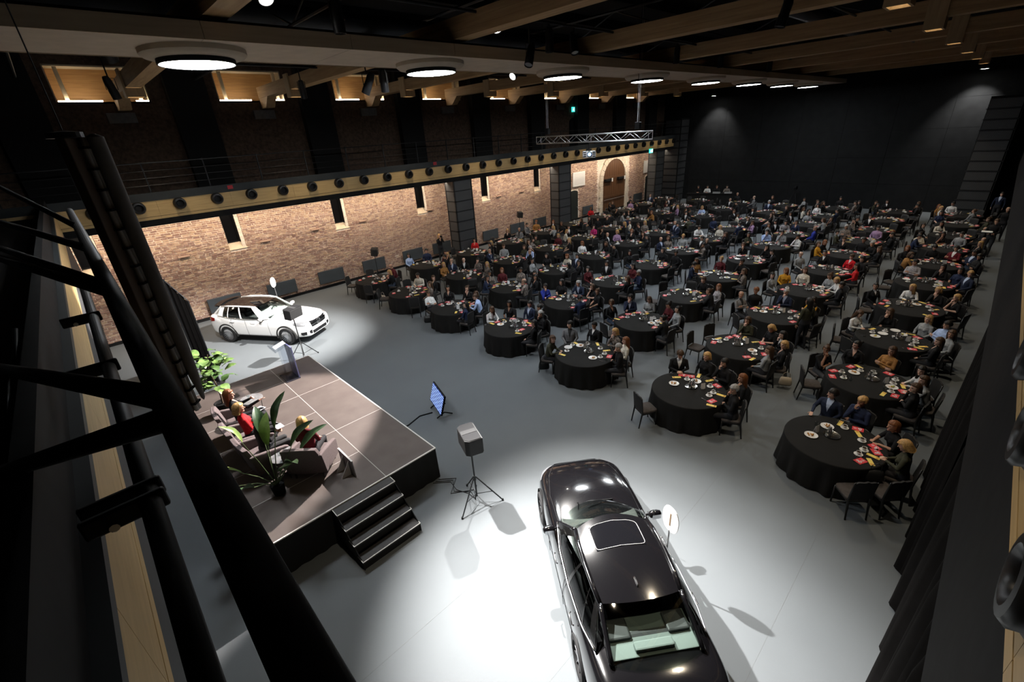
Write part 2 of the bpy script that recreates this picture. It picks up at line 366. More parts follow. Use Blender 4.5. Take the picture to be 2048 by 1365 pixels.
for i in range(-2, 33):
    x = 1.93+1.31*i
    if x > 43.2: break
    o = link('air_nozzle', NOZ, None, None, loc=(x, YF, 5.46)); o.rotation_euler = (PI/2, 0, 0)
    tag(o, 'round black air nozzle on the far birch strip, %s from the left end' % ords[k], 'air nozzle', 'nozzles on the far strip'); k += 1
rail = thing('balcony_railing', 'thin black cable railing along the far balcony', 'railing')
for i in range(0, 23):
    x = -1.5+2.0*i
    MB().box(x-.02, x+.02, YF+.05, YF+.09, 5.95, 7.02).build('railing_post', STEEL, rail)
for zz in (6.2, 6.45, 6.70, 6.98): MB().cyl((XE,YF+.07,zz), (43.3,YF+.07,zz), .010 if zz < 6.9 else .024, n=6).build('railing_cable' if zz < 6.9 else 'hand_rail', STEEL, rail)
for x, l in ((5.7,'red'),): tag(MB().box(5.05, 5.25, YF-.03, YF-.015, 5.76, 5.90).build('red_tag', mat('red_tag', (.45,.03,.04), .6)), 'small red tag on the far balcony lip at left', 'tag')
tag(MB().box(15.4, 15.62, YF-.03, YF-.015, 5.76, 5.92).build('red_tag', mat('red_tag')), 'small red tag on the far balcony lip near the middle', 'tag')
# end balcony (under the camera's left) and right balcony
be = thing('balcony_end', 'dark end balcony with a birch strip at lower left', 'balcony'); be['kind'] = 'structure'
MB().box(XE, XN-.06, YN, YF, 5.40, 5.55).build('balcony_floor', BLK, be)
MB().box(XN-.06, XN, YN, YF, 3.2, 4.99).build('lower_band', mat('slate_panel', (.035,.038,.042), .7), be); MB().box(XN-.14, XN-.06, YN, YF, 5.55, 6.1).build('upper_lip', BLK, be); MB().box(XN-.08, XN+.01, YN, YF, 5.66, 5.72).build('lip_edge', duskl, be)
for k in range(9):
    ya = YN+k*2.52; yb = min(ya+2.515, YF)
    MB().box(XN-.06, XN, ya, yb, 5.10, 5.66).build('strip_board', stripy, be); MB().box(XN-.06, XN, ya, yb, 4.99, 5.085).build('strip_board', stripy, be)
br = thing('balcony_right', 'dark right balcony with a birch strip at the right edge', 'balcony'); br['kind'] = 'structure'
MB().box(XN, XB, YR, YN-.06, 5.40, 5.55).build('balcony_floor', BLK, br)
MB().box(XN, XB, YN-.06, YN, 3.42, 4.99).build('lower_band', BLK, br); MB().box(XN, XB, YN-.08, YN+.02, 5.66, 5.80).build('upper_lip', duskl, br)
for k in range(12):
    xa = XN+k*2.56
    MB().box(xa, xa+2.555, YN-.06, YN, 5.10, 5.66).build('strip_board', stripw, br); MB().box(xa, xa+2.555, YN-.06, YN, 4.99, 5.085).build('strip_board', stripw, br)
for i, x in enumerate((2.3, 3.61, 4.92)):
    o = link('air_nozzle', NOZ, None, None, loc=(x, YN, 5.40)); o.rotation_euler = (-PI/2, 0, 0); o.scale = (1,1,.5); tag(o, 'large black air nozzle on the near right birch strip, %s from the camera' % ords[i], 'air nozzle', 'nozzles on the right strip')
# other walls and the roof
wr_ = MB().box(XE, XB, YR-.3, YR, 0, ZR).build('wall_right', BLK); struct(wr_, 'black side wall behind the right balcony', 'wall')
we_ = MB().box(XE-.3, XE, YR-.3, YW+.75, 0, ZR).build('wall_front', BLK); struct(we_, 'black end wall behind the stage side balcony', 'wall')
backm = mat('black_backdrop', (.010,.0105,.011), .85, var=.2, vscale=2, spec=.15)
wk = MB().box(XB+.06, XB+.3, YR-.3, YW+.75, 0, ZR).build('wall_back', BLK); struct(wk, 'black panelled back wall of the hall', 'wall')
for i in range(9):
    for j in range(6):
        y0 = YR+i*3.0; MB().box(XB, XB+.05, y0+.006, y0+2.994, j*1.85+.006, j*1.85+1.844).build('wall_panel', backm, wk)
roof = MB().box(XE-.3, XB+.3, YR-.3, YW+.75, ZR, ZR+.2).build('ceiling', BLK); struct(roof, 'dark roof deck above the timber beams', 'ceiling')
for i in range(9): MB().box(XE, XB, YR+1.2+i*3.0, YR+1.32+i*3.0, ZR-.34, ZR).build('purlin', BLK, roof)
# pilasters, lit clerestory windows, beam seats on the upper far wall
lamp_w = mat('warm_strip_light', (1,1,1), .5, emit=(1,.86,.66), estr=22.)
nichew = wood('niche_wood', (.42,.22,.08), (.58,.33,.13), 0, 1.5); nichel = mat('niche_cream', (.70,.58,.40), .8)
for k in range(-1, 8):
    xo = BAY*k
    MB().box(4.42+xo, 5.85+xo, YW-.38, YW, 5.55, 10.6).build('pilaster', mat('dark_pilaster', (.008,.008,.008), .9), wall_far)  # pilasters in one even near-black colour
    if 6.27+xo > XB-2: continue
    w = thing('window_%d' % (10+k), 'timber lined clerestory window with a glowing strip, %s from the left' % ords[k+1], 'window'); w['kind'] = 'structure'
    MB().box(6.27+xo, 9.07+xo, YW+.68, YW+.74, 9.16, 10.35).build('back_panel', nichew, w); MB().box(6.27+xo, 9.07+xo, YW+.0, YW+.74, 9.10, 9.16).build('window_sill', nichel, w)
    for q in (6.27, 9.03): MB().box(q+xo, q+.04+xo, YW, YW+.7, 9.16, 10.35).build('reveal', nichel, w)
    MB().box(6.27+xo, 9.07+xo, YW, YW+.7, 10.30, 10.35).build('head_board', nichel, w)
    for q in (6.55, 8.75): MB().box(q+xo, q+.12+xo, YW+.10, YW+.22, 9.16, 10.3).build('stud', nichel, w)
    for a, c in ((6.33, 7.60), (8.62, 9.03)):
        MB().box(a+xo, c+xo, YW+.02, YW+.07, 9.17, 9.215).build('strip_light', lamp_w, w)
    MB().box(7.52+xo, 8.42+xo, YW-.10, YW+.02, 8.42, 8.78).build('beam_seat', mat('concrete_seat', (.16,.16,.165), .9, var=.15, vscale=9), wall_far)
# glulam beams with box lamps
glu = wood('glulam', (.36,.22,.105), (.50,.33,.17), 1, .9, .6); gluz = wood('glulam_box', (.42,.29,.16), (.52,.37,.21), 2, 1.2, .6)
warm = mat('box_lamp_glow', (1,1,1), .5, emit=(1,.80,.52), estr=2.5)
for k in range(-1, 7):
    xc = 8.12+BAY*k
    t = thing('roof_beam', 'glued timber roof beam crossing the hall, %s from the camera' % ords[k+1], 'beam', (xc,0,0), 0, 'roof beams'); t['kind'] = 'structure'
    lam = 3
    for q in range(lam): MB().box(-.21, .21, YR, YW, 9.25+q*.145, 9.25+(q+1)*.145-.003).build('lamella', glu, t)
    MB().prism([(YW,8.84),(YW,9.25),(YW-1.1,9.25),(YW-.6,8.84)], 0, -.19, .19).build('haunch', glu, t)
    for side, yy in (('far', 20.6), ('right', 2.35)):
        l = thing('box_lamp', 'square timber box lamp under beam on the %s side, %s from the camera' % ('brick wall' if side == 'far' else 'curtain', ords[k+1]), 'lamp', (xc, yy, 8.98), 0, 'timber box lamps')
        b = MB(); b.box(-.27,-.215,-.22,.22,0,.80); b.box(.215,.27,-.22,.22,0,.80); b.box(-.215,.215,-.22,-.17,0,.26); b.box(-.215,.215,.17,.22,0,.26); b.build('shade', gluz, l)
        MB().box(-.215,.215,-.17,.17,.12,.15).build('diffuser', warm, l)
# duct with the round lamps
duct = thing('ceiling_duct', 'long plywood clad ceiling duct carrying the round lamps', 'duct'); duct['kind'] = 'structure'
ply = mat('plywood_soffit', (.56,.47,.37), .75, var=.07, vscale=3, bump=.08, bscale=120); plyf = wood('plywood_fascia', (.40,.30,.20), (.48,.37,.25), 0, .8, .7)
for k in range(18):
    xa = XE+k*2.62-.05; xb = min(xa+2.612, 44.3)
    MB().box(xa, xb, 9.83, 11.90, 8.90, 8.95).build('soffit_panel', ply, duct); MB().box(xa, xb, 9.80, 9.83, 8.89, 9.15).build('fascia_panel', plyf, duct); MB().box(xa, xb, 11.90, 11.93, 8.89, 9.15).build('fascia_panel', plyf, duct)
MB().box(XE, 44.3, 9.86, 11.88, 8.96, 9.20).build('duct_core', BLK, duct)
disc_m = mat('lamp_disc', (1,1,1), .5, emit=(.93,.97,1.), estr=LAMP)
ringm = mat('lamp_ring', (.50,.43,.34), .7, var=.05, vscale=5)
proto = None
for k in range(0, 8):
    x = 2.64+BAY*k
    lab = 'large round ceiling lamp on the duct, %s from the camera' % ords[k]
    if proto is None:
        proto = thing('round_lamp', lab, 'lamp', (x, 10.92, 8.66), 0, 'round duct lamps')
        MB().lathe([(.60,.24),(.86,.24),(.86,.16),(.80,.11),(.69,.085),(.64,.085),(.64,.20)], 40, close=False).build('ring', ringm, proto, angle=35)
        MB().lathe([(.635,.12),(.640,.01),(.625,.0),(.612,.004),(.612,.12)], 40, close=False).build('collar', BLK, proto, angle=35)
        MB().lathe([(.01,.012),(.614,.012),(.614,.03),(.01,.03)], 40).build('diffuser', disc_m, proto)
        pk = cells(proto)
    else: dup(proto, pk, (x, 10.92, 8.66), 0, lab)

# ------------------------------------------------------------------ cars
def glassmat(name, tint, refl=1.45):
    if name in MATS: return MATS[name]
    m = bpy.data.materials.new(name); m.use_nodes = True; nt = m.node_tree; N = nt.nodes; L = nt.links
    for n in list(N): N.remove(n)
    o = N.new('ShaderNodeOutputMaterial'); mx = N.new('ShaderNodeMixShader'); t = N.new('ShaderNodeBsdfTransparent'); g = N.new('ShaderNodeBsdfGlossy'); f = N.new('ShaderNodeMapRange'); lw = N.new('ShaderNodeLayerWeight'); pw = N.new('ShaderNodeMath'); pw.operation = 'POWER'; pw.inputs[1].default_value = 5.
    t.inputs[0].default_value = (*tint, 1); g.inputs['Roughness'].default_value = .03; f.inputs[3].default_value = ((refl-1)/(refl+1))**2*1.6; f.inputs[4].default_value = 1.; lw.inputs[0].default_value = .5; L.new(lw.outputs['Facing'], pw.inputs[0]); L.new(pw.outputs[0], f.inputs[0])
    L.new(f.outputs[0], mx.inputs[0]); L.new(t.outputs[0], mx.inputs[1]); L.new(g.outputs[0], mx.inputs[2]); L.new(mx.outputs[0], o.inputs[0])
    MATS[name] = m; return m
def qcurve(a, m, b):
    a, m, b = map(np.array, (a, m, b)); c = 2*m-.5*(a+b)
    return lambda s: (1-s)**2*a+2*s*(1-s)*c+s*s*b
def patch(mb, c0, c1, nu=12, nv=8, bulge=0., nrm=(0,0,1), s0=0., s1=1., t0=0., t1=1., off=0.):
    """ruled patch between two curves with a bulge; returns nothing, adds the grid to mb"""
    nrm = np.array(nrm, float); vs = []; fs = []
    for j in range(nv+1):
        t = t0+(t1-t0)*j/nv
        for i in range(nu+1):
            s = s0+(s1-s0)*i/nu
            vs.append(c0(s)*(1-t)+c1(s)*t+nrm*(bulge*4*t*(1-t)+off))
    for j in range(nv):
        for i in range(nu): a = j*(nu+1)+i; fs.append((a, a+1, a+nu+2, a+nu+1))
    mb.add(vs, fs)
def pline(c0, c1, pts, bulge=0., nrm=(0,0,1), off=0.):
    nrm = np.array(nrm, float); return [c0(s)*(1-t)+c1(s)*t+nrm*(bulge*4*t*(1-t)+off) for s, t in pts]
def wheel_parts(root, x, y, r, w, sgn, nsp, rimmat, tiremat):
    a = MB().lathe([(r*.70,-w/2),(r*.93,-w/2),(r*.985,-w*.42),(r,-w*.28),(r,w*.28),(r*.985,w*.42),(r*.93,w/2),(r*.70,w/2),(r*.66,0)], 36)
    M = Matrix.Translation((x,y,r)) @ Matrix.Rotation(-sgn*PI/2, 4, 'X'); a.xf(M)
    t = a.build('wheel', tiremat, root, angle=40)
    b = MB(); b.lathe([(r*.70,w*.46),(r*.74,w*.46),(r*.74,w*.36),(r*.68,w*.34)], 36, close=False)
    b.lathe([(.005,w*.34),(.055,w*.34),(.055,w*.40),(.005,w*.42)], 14)
    for k in range(nsp):
        q = 2*PI*k/nsp; c, s_ = math.cos(q), math.sin(q); n = np.array([-s_, c, 0])*.0078; d = np.array([c, s_, 0])
        p0 = d*.05+np.array([0,0,w*.36]); p1 = d*r*.71+np.array([0,0,w*.41])
        b.add([p0-n*1.4, p0+n*1.4, p1+n*.8, p1-n*.8, p0-n*1.4-np.array([0,0,.02]), p0+n*1.4-np.array([0,0,.02]), p1+n*.8-np.array([0,0,.03]), p1-n*.8-np.array([0,0,.03])],
              [(0,1,2,3),(4,7,6,5),(0,4,5,1),(1,5,6,2),(2,6,7,3),(3,7,4,0)])
    b.xf(M); b.build('rim', rimmat, t, angle=30)
    MB().lathe([(.01,-w*.1),(r*.66,-w*.1),(r*.66,-w*.05),(.01,-w*.05)], 24).xf(M).build('brake_disc', mat('dark_disc', (.006,.006,.007), .8), t)
def seat_mesh(x, y, z):
    b = MB()
    def rb(c, d, R=None):
        b.cbox(c, d, R)
    Rb = np.array(Matrix.Rotation(-.25, 3, 'Y'))
    rb((x,y,z), (.50,.50,.16)); rb((x-.30,y,z+.36), (.15,.48,.62), Rb); rb((x-.385,y,z+.74), (.10,.26,.17), Rb); return b
def make_car(name, label, loc, rotz, P):
    root = thing(name, label, 'car', loc, rotz)
    paint, tint = P['paint'], P['glass']
    # lower body: lofted sections, subdivided, wheel arches cut out
    rings = []
    for x, w, zt, z0, cr in P['st']:
        h = zt-z0; half = [(0,z0), (w*.80,z0), (w*.955,z0+.08*h), (w*.985,z0+.30*h), (w,z0+.50*h), (w*.99,z0+.70*h), (w*.955,z0+.87*h), (w*.88,zt-.012), (w*.62,zt+cr*.5), (w*.3,zt+cr*.9), (0,zt+cr)]
        rings.append([(x, y, z) for y, z in half]+[(x, -y, z) for y, z in half[-2:0:-1]])
    mb = MB().loft(rings); body = mb.build('body', paint, root, smooth=True, sub=2)
    r = P['wr']
    cut = MB()
    for ax in P['axles']: cut.cyl((ax,-1.3,r+.01), (ax,-.48,r+.01), r*1.13, n=40); cut.cyl((ax,.48,r+.01), (ax,1.3,r+.01), r*1.13, n=40)
    cx0, cx1, cz = P['well']; cut.box(cx0, cx1, -.66, .66, .42, cz)
    co = cut.build('arch_cutter', paint); bo = body.modifiers.new('arch', 'BOOLEAN'); bo.object = co; bo.operation = 'DIFFERENCE'; bo.solver = 'EXACT'
    dg = bpy.context.evaluated_depsgraph_get(); dg.update(); me = bpy.data.meshes.new_from_object(body.evaluated_get(dg))
    body.modifiers.clear(); old = body.data; body.data = me; bpy.data.meshes.remove(old); bpy.data.objects.remove(co)
    me.polygons.foreach_set('use_smooth', [True]*len(me.polygons)); me.set_sharp_from_angle(angle=math.radians(38))
    tire = mat('tyre_rubber', (.012,.012,.013), .8)
    for ax in P['axles']:
        for sg in (1, -1): wheel_parts(root, ax, sg*P['track'], r, .225, sg, P['spokes'], P['rim'], tire)
        for sg in (1, -1):                                # arch lining / cladding lip
            b = MB(); n = 26; ra = r*1.13
            ang = [math.radians(-12+204*i/(n-1)) for i in range(n)]; wv = P['cladw']
            for s0 in range(n-1):
                a, c = ang[s0], ang[s0+1]; y0, y1 = sg*(P['archy']-.10), sg*(P['archy']+.006)
                q = [(ax+ra*math.cos(a),y0,r+.01+ra*math.sin(a)),(ax+ra*math.cos(c),y0,r+.01+ra*math.sin(c)),(ax+ra*math.cos(c),y1,r+.01+ra*math.sin(c)),(ax+ra*math.cos(a),y1,r+.01+ra*math.sin(a)),
                     (ax+(ra+wv)*math.cos(a),y1,r+.01+(ra+wv)*math.sin(a)),(ax+(ra+wv)*math.cos(c),y1,r+.01+(ra+wv)*math.sin(c)),(ax+(ra+wv)*math.cos(a),y0,r+.01+(ra+wv)*math.sin(a)),(ax+(ra+wv)*math.cos(c),y0,r+.01+(ra+wv)*math.sin(c))]
                b.add(q, [(0,1,2,3),(3,2,5,4),(4,5,7,6)])
            b.build('wheel_arch', P['clad'], root, smooth=True)
    # greenhouse
    G = P['g']
    wb = qcurve((G['wbc'],-G['wby'],G['wbz']), (G['wb0'],0,G['wbz']+.02), (G['wbc'],G['wby'],G['wbz']))
    wt = qcurve((G['rfc'],-G['rfy'],G['rfz']), (G['rf0'],0,G['rfz']+.045), (G['rfc'],G['rfy'],G['rfz']))
    rt = qcurve((G['rrc'],-G['rry'],G['rrz']), (G['rr0'],0,G['rrz']+.04), (G['rrc'],G['rry'],G['rrz']))
    rb = qcurve((G['rbc'],-G['rby'],G['rbz']), (G['rb0'],0,G['rbz']+.02), (G['rbc'],G['rby'],G['rbz']))
    gl = glassmat('car_glass', tint)
    b = MB(); patch(b, wb, wt, 14, 8, .05, (.5,0,.8)); b.build('windshield', gl, root, smooth=True)
    b = MB(); patch(b, rb, rt, 14, 8, .03, (-.4,0,.9)); b.build('rear_window', gl, root, smooth=True)
    b = MB(); patch(b, wt, rt, 16, 14, .035, (0,0,1)); patch(b, wt, rt, 16, 14, .035, (0,0,1), off=-.03); b.build('roof', P['roof'], root, smooth=True)
    if P.get('sunroof'):
        s0, s1, t0, t1 = P['sunroof']
        b = MB(); patch(b, wt, rt, 12, 8, .035, (0,0,1), s0, s1, t0, t1, .006); sr = b.build('sunroof', mat('sunroof_glass', (.004,.004,.005), .04, spec=.8), root, smooth=True)
        pts = []
        for k in range(60):
            a = 2*PI*k/60; c, q = math.cos(a), math.sin(a); e = .22
            pts.append(((s0+s1)/2+(s1-s0)/2*math.copysign(abs(c)**e, c), (t0+t1)/2+(t1-t0)/2*math.copysign(abs(q)**e, q)))
        MB().tube(pline(wt, rt, pts+[pts[0]], .035, (0,0,1), .008), .0045, 6).build('sunroof_seal', mat('sunroof_seal', (.30,.30,.30), .5), sr)
    for sg in (1, -1):
        e = 1. if sg > 0 else 0.
        s_ = lambda x, y, z: np.array([x, sg*y, z])
        bot = G['side_b']; top = [wt(e)]+[s_(*p) for p in G['side_t']]+[rt(e)]; bt = [s_(*p) for p in bot]
        # bt and top polylines have equal counts: panes between pairs
        def cv(pl):
            n = len(pl)-1
            return lambda u: pl[min(int(u*n), n-1)]*(1-(u*n-min(int(u*n), n-1)))+pl[min(int(u*n), n-1)+1]*(u*n-min(int(u*n), n-1))
        cb, ct = cv(bt), cv(top)
        for u0, u1 in P['panes']:
            b = MB(); patch(b, cb, ct, 8, 6, .025, (0,sg,.3), u0, u1); b.build('side_window', glassmat('car_side_glass', P['side_glass']), root, smooth=True)
        for u0, u1 in zip([0.]+[p[1] for p in P['panes']], [p[0] for p in P['panes']]+[1.]):
            if u1-u0 > .004: b = MB(); patch(b, cb, ct, 3, 6, .025, (0,sg,.3), u0, u1, off=.003); b.build('pillar', P['pillar'], root, smooth=True)
        n = 24
        rail = [wb(e)*(1-t)+wt(e)*t+np.array([.5,0,.8])*.0*t for t in np.linspace(0, 1, 7)]
        b = MB(); b.tube(rail, .032, 8); b.tube(top+[], .034, 8); b.tube([rt(e)*(1-t)+rb(e)*t for t in np.linspace(0, 1, 7)], .035, 8); b.build('roof_rail', paint, root, smooth=True)
        b = MB(); b.tube([cb(u)+np.array([0,sg*.012,.004]) for u in np.linspace(0, 1, n)], .011, 6)
        if P['chrome_top']: b.tube([ct(u)*.985+np.array([0,sg*.026,-.022+.02]) for u in np.linspace(0.02, 1, n)]+[bt[-1]], .009, 6)
        b.build('window_trim', P['trim'], root, smooth=True)
        hh = P['handles']
        for hx, hy, hz in hh:
            b = MB(); b.tube([(hx-.10,sg*(hy+.002),hz),(hx-.09,sg*(hy+.030),hz),(hx+.08,sg*(hy+.030),hz+.004),(hx+.10,sg*(hy+.002),hz+.004)], [.012,.013,.013,.012], 8); b.build('door_handle', P['handle'], root, smooth=True)
        mx, my, mz = P['mirror']
        b = MB(); b.stackish = None
        R = []
        for t, k in ((0,.35),(.12,.8),(.35,1),(.7,.98),(.92,.75),(1,.35)):
            R.append([(mx-.035+.11*math.cos(a)*k*.62, sg*(my+.02+.22*t), mz+.075*math.sin(a)*k) for a in np.linspace(0, 2*PI, 14, endpoint=False)])
        b.loft(R); b.tube([(mx+.02,sg*(my-.06),mz-.05),(mx,sg*(my+.06),mz-.03)], .022, 8); mo = b.build('mirror', P['mirror_mat'], root, smooth=True)
        b = MB(); b.add([(mx-.107,sg*(my+.06),mz-.045),(mx-.107,sg*(my+.21),mz-.045),(mx-.107,sg*(my+.21),mz+.045),(mx-.107,sg*(my+.06),mz+.045)], [(0,1,2,3)]); b.build('mirror_glass', CHROME, mo)
        # seams of the doors
        b = MB()
        for sx in P['seams']:
            b.tube([(sx+P['seamk']*(z-.5), sg*(yy+.0015), z) for z, yy in P['seam_prof']], .0045, 5)
        b.build('door_gap', BLK, root)
    # fascia pieces that hug the body
    def hug(o, off=.006):
        w = o.modifiers.new('hug', 'SHRINKWRAP'); w.target = body; w.wrap_method = 'NEAREST_SURFACEPOINT'; w.wrap_mode = 'ABOVE_SURFACE'; w.offset = off; return o
    def sheet(nm, c0, c1, m, nu=14, nv=6, off=.006, par=root):
        b = MB(); patch(b, c0, c1, nu, nv); return hug(b.build(nm, m, par, smooth=True), off)
    def line(nm, pts, m, r=.006, off=.004):
        pts = [np.array(p, float) for p in pts]; q = []
        for a, c in zip(pts[:-1], pts[1:]): q += [a*(1-t)+c*t for t in np.linspace(0, 1, 8, endpoint=False)]
        q.append(pts[-1]); b = MB(); vs = []
        for p in q: vs.append(p)
        n = len(q); d = [q[min(i+1, n-1)]-q[max(i-1, 0)] for i in range(n)]
        up = np.array([0,0,1.]) ; V = []
        for p, t in zip(q, d):
            sd = np.cross(t, np.array([p[0]*0, np.sign(p[1])*.3 if abs(p[1]) > .8 else 0, 1.])); sd = sd/(np.linalg.norm(sd)+1e-9)*r; V += [p-sd, p+sd]
        b.add(V, [(2*i, 2*i+1, 2*i+3, 2*i+2) for i in range(n-1)]); return hug(b.build(nm, m, root), off)
    F = P['fx']; X = F['x']
    gloss = mat('gloss_black_trim', (.006,.006,.007), .2)
    gr = sheet('grille', qcurve((X-.06,-F['gw'],F['g0']), (X+.02,0,F['g0']-.02), (X-.06,F['gw'],F['g0'])), qcurve((X-.10,-F['gw']-.06,F['g1']), (X-.02,0,F['g1']+.01), (X-.10,F['gw']+.06,F['g1'])), gloss, 16, 6, .010)
    for k in range(2):
        z = F['g0']+(F['g1']-F['g0'])*(.30+.38*k); sheet('grille_slat', qcurve((X-.07,-F['gw']-.02,z), (X,0,z), (X-.07,F['gw']+.02,z)), qcurve((X-.07,-F['gw']-.02,z+.025), (X,0,z+.025), (X-.07,F['gw']+.02,z+.025)), CHROME, 16, 2, .026, gr)
    b = MB(); zc = (F['g0']+F['g1'])/2; R = F['star']; xe = X+F['sx']
    b.tube([(xe, R*math.cos(a), zc+R*math.sin(a)) for a in np.linspace(0, 2*PI, 29)], .012, 8)
    for a in (PI/2, PI/2+2*PI/3, PI/2+4*PI/3):
        n_ = np.array([0,-math.sin(a),math.cos(a)]); d_ = np.array([0,math.cos(a),math.sin(a)]); c_ = np.array([xe,0,zc]); b.add([c_+n_*.02, c_+d_*R, c_-n_*.02, c_+np.array([.014,0,0])], [(0,1,3),(1,2,3),(0,3,2),(0,2,1)])
    b.lathe([(.005,-.012),(R*.98,-.012),(R*.98,-.004),(.005,-.004)], 24, close=True)
    nlast = 4*24; V = np.array(b.v[-nlast:]); V = np.c_[xe+V[:,2], V[:,0], zc+V[:,1]]; b.v[-nlast:] = [tuple(p) for p in V]
    b.build('emblem', CHROME, root, angle=40)
    for sg in (1, -1):
        sheet('headlight', qcurve((X-.12,sg*(F['gw']+.10),F['h0']), (X-.22,sg*(F['gw']+.26),F['h0']+.01), (X-.48,sg*(F['hw']+.03),F['h0']+.09)), qcurve((X-.16,sg*(F['gw']+.10),F['h1']), (X-.30,sg*(F['gw']+.25),F['h1']+.02), (X-.52,sg*(F['hw']),F['h1']+.05)), mat('headlight_lens', (.35,.36,.38), .08, metal=.6, coat=1.), 12, 5, .006)
        sheet('bumper_intake', qcurve((X-.08,sg*.46,.37), (X-.14,sg*.58,.37), (X-.28,sg*.74,.40)), qcurve((X-.08,sg*.46,.50), (X-.14,sg*.58,.51), (X-.28,sg*.74,.50)), gloss, 10, 5, .008)
        sheet('tail_light', qcurve((-X+.02,sg*.50,F['t0']), (-X+.08,sg*.70,F['t0']), (-X+.36,sg*.86,F['t0']+.05)), qcurve((-X+.03,sg*.50,F['t1']), (-X+.10,sg*.70,F['t1']), (-X+.36,sg*.86,F['t1'])), mat('red_lens', (.22,.008,.008), .12, coat=1.), 10, 5, .006)
        sheet('sill_cladding', qcurve((P['axles'][1]+.36,sg*.90,.25), (0,sg*.92,.25), (P['axles'][0]-.36,sg*.90,.25)), qcurve((P['axles'][1]+.36,sg*.92,.33), (0,sg*.93,.33), (P['axles'][0]-.36,sg*.92,.33)), P['clad'], 16, 3, .012)
        line('bonnet_gap', [(F['hb'],sg*(G['wby']+.02),1.0),(1.3,sg*.78,1.0),(1.9,sg*.66,.9),(X-.16,sg*(F['gw']+.10),.82)], BLK, .004)
    sheet('lower_intake', qcurve((X-.05,-.42,.33), (X+.03,0,.32), (X-.05,.42,.33)), qcurve((X-.05,-.44,.45), (X+.03,0,.45), (X-.05,.44,.45)), gloss, 14, 4, .008)
    sheet('number_plate', qcurve((-X-.05,-.26,.70), (-X-.06,0,.70), (-X-.05,.26,.70)), qcurve((-X-.05,-.26,.82), (-X-.06,0,.82), (-X-.05,.26,.82)), gloss, 8, 3, .006)
    for sg in (.30, -.34):
        b = MB(); b.tube([wb((sg+.74)/1.48)+np.array([.02,0,.02]), wb(.5+sg*.2)*.86+wt(.5+sg*.2)*.14+np.array([0,.25*(1 if sg < 0 else 1),.035])], .010, 6); b.build('wiper', BLK, root)
    if P.get('antenna'):
        ax_ = P['antenna']; MB().loft([[(ax_-.09+.0,y*.4,ax_*0+P['antz']) for y in (-.03,.03)]+[(ax_+.08,y*.4,P['antz']) for y in (.03,-.03)], [(ax_-.09,y*.12,P['antz']+.05) for y in (-.03,.03)]+[(ax_-.02,y*.12,P['antz']+.05) for y in (.03,-.03)]]).build('antenna', paint, root, bev=.006)
    if P.get('spoiler'):
        c0 = qcurve((G['rrc']-.02,-.60,G['rrz']+.03), (G['rr0']-.02,0,G['rrz']+.075), (G['rrc']-.02,.60,G['rrz']+.03)); c1 = qcurve((G['rrc']-.30,-.58,G['rrz']+.03), (G['rr0']-.34,0,G['rrz']+.06), (G['rrc']-.30,.58,G['rrz']+.03))
        b = MB(); patch(b, c0, c1, 14, 4, .01); patch(b, c0, c1, 14, 4, .01, off=-.035); b.build('spoiler', gloss, root, smooth=True)
        for sg in (.24, -.24): MB().cyl((-2.23,sg,.30), (-2.12,sg,.30), .05, n=16).build('exhaust', CHROME, root)
    # cabin
    cab = P['cabin']
    w0, w1, wz = P['well']; b = MB(); b.add([(w0+.005,-.655,.425),(w1-.005,-.655,.425),(w1-.005,.655,.425),(w0+.005,.655,.425),(w0+.005,-.655,.98),(w1-.005,-.655,.94),(w1-.005,.655,.94),(w0+.005,.655,.98)], [(0,1,2,3),(0,4,5,1),(1,5,6,2),(2,6,7,3),(3,7,4,0)]); b.build('cabin_liner', mat('cabin_black'), root)
    b = MB(); b.prism([(P['dash']-.36,.60),(P['dash']+.28,.60),(P['dash']+.30,G['wbz']-.03),(P['dash'],G['wbz']+.02),(P['dash']-.30,G['wbz']-.02),(P['dash']-.40,.80)], 1, -.66, .66); b.build('dashboard', cab, root, bev=.02)
    b = MB()
    th = np.linspace(0, 2*PI, 25); cx, cy, cz = P['dash']-.50, .36, .93
    b.tube([(cx-.07*math.sin(t), cy+.18*math.cos(t), cz+.165*math.sin(t)) for t in th], .016, 8); b.cyl((cx,cy,cz), (cx+.2,cy,cz-.06), .035); b.tube([(cx,cy-.17,cz),(cx,cy+.17,cz)], .02, 6)
    b.build('steering_wheel', mat('soft_black', (.02,.02,.022), .6), root, smooth=True)
    for sy in (.36, -.36): seat_mesh(P['seatx'], sy, .52).build('car_seat', P['seat'], root, bev=.05)
    b = MB(); b.cbox((P['seatx']-.95,0,.54), (.52,1.22,.16)); b.cbox((P['seatx']-1.27,0,.84), (.15,1.22,.52), np.array(Matrix.Rotation(-.3, 3, 'Y'))); b.build('rear_bench', P['seat'], root, bev=.05)
    if P.get('shelf'):
        x0, x1, z = P['shelf']; b = MB(); b.box(x0, x1, -.58, .58, z-.03, z); b.build('parcel_shelf', mat('shelf_felt', (.13,.15,.145), .9), root, bev=.01)
        for sg in (1, -1): MB().box(x1-.30, x1-.02, sg*.40-.15, sg*.40+.15, z, z+.05).build('headrest', P['seat'], root, bev=.03)
        MB().box(x0+.04, x0+.16, -.26, .26, z, z+.07).build('brake_light', mat('shelf_felt', (.13,.15,.145), .9), root, bev=.02)
    return root
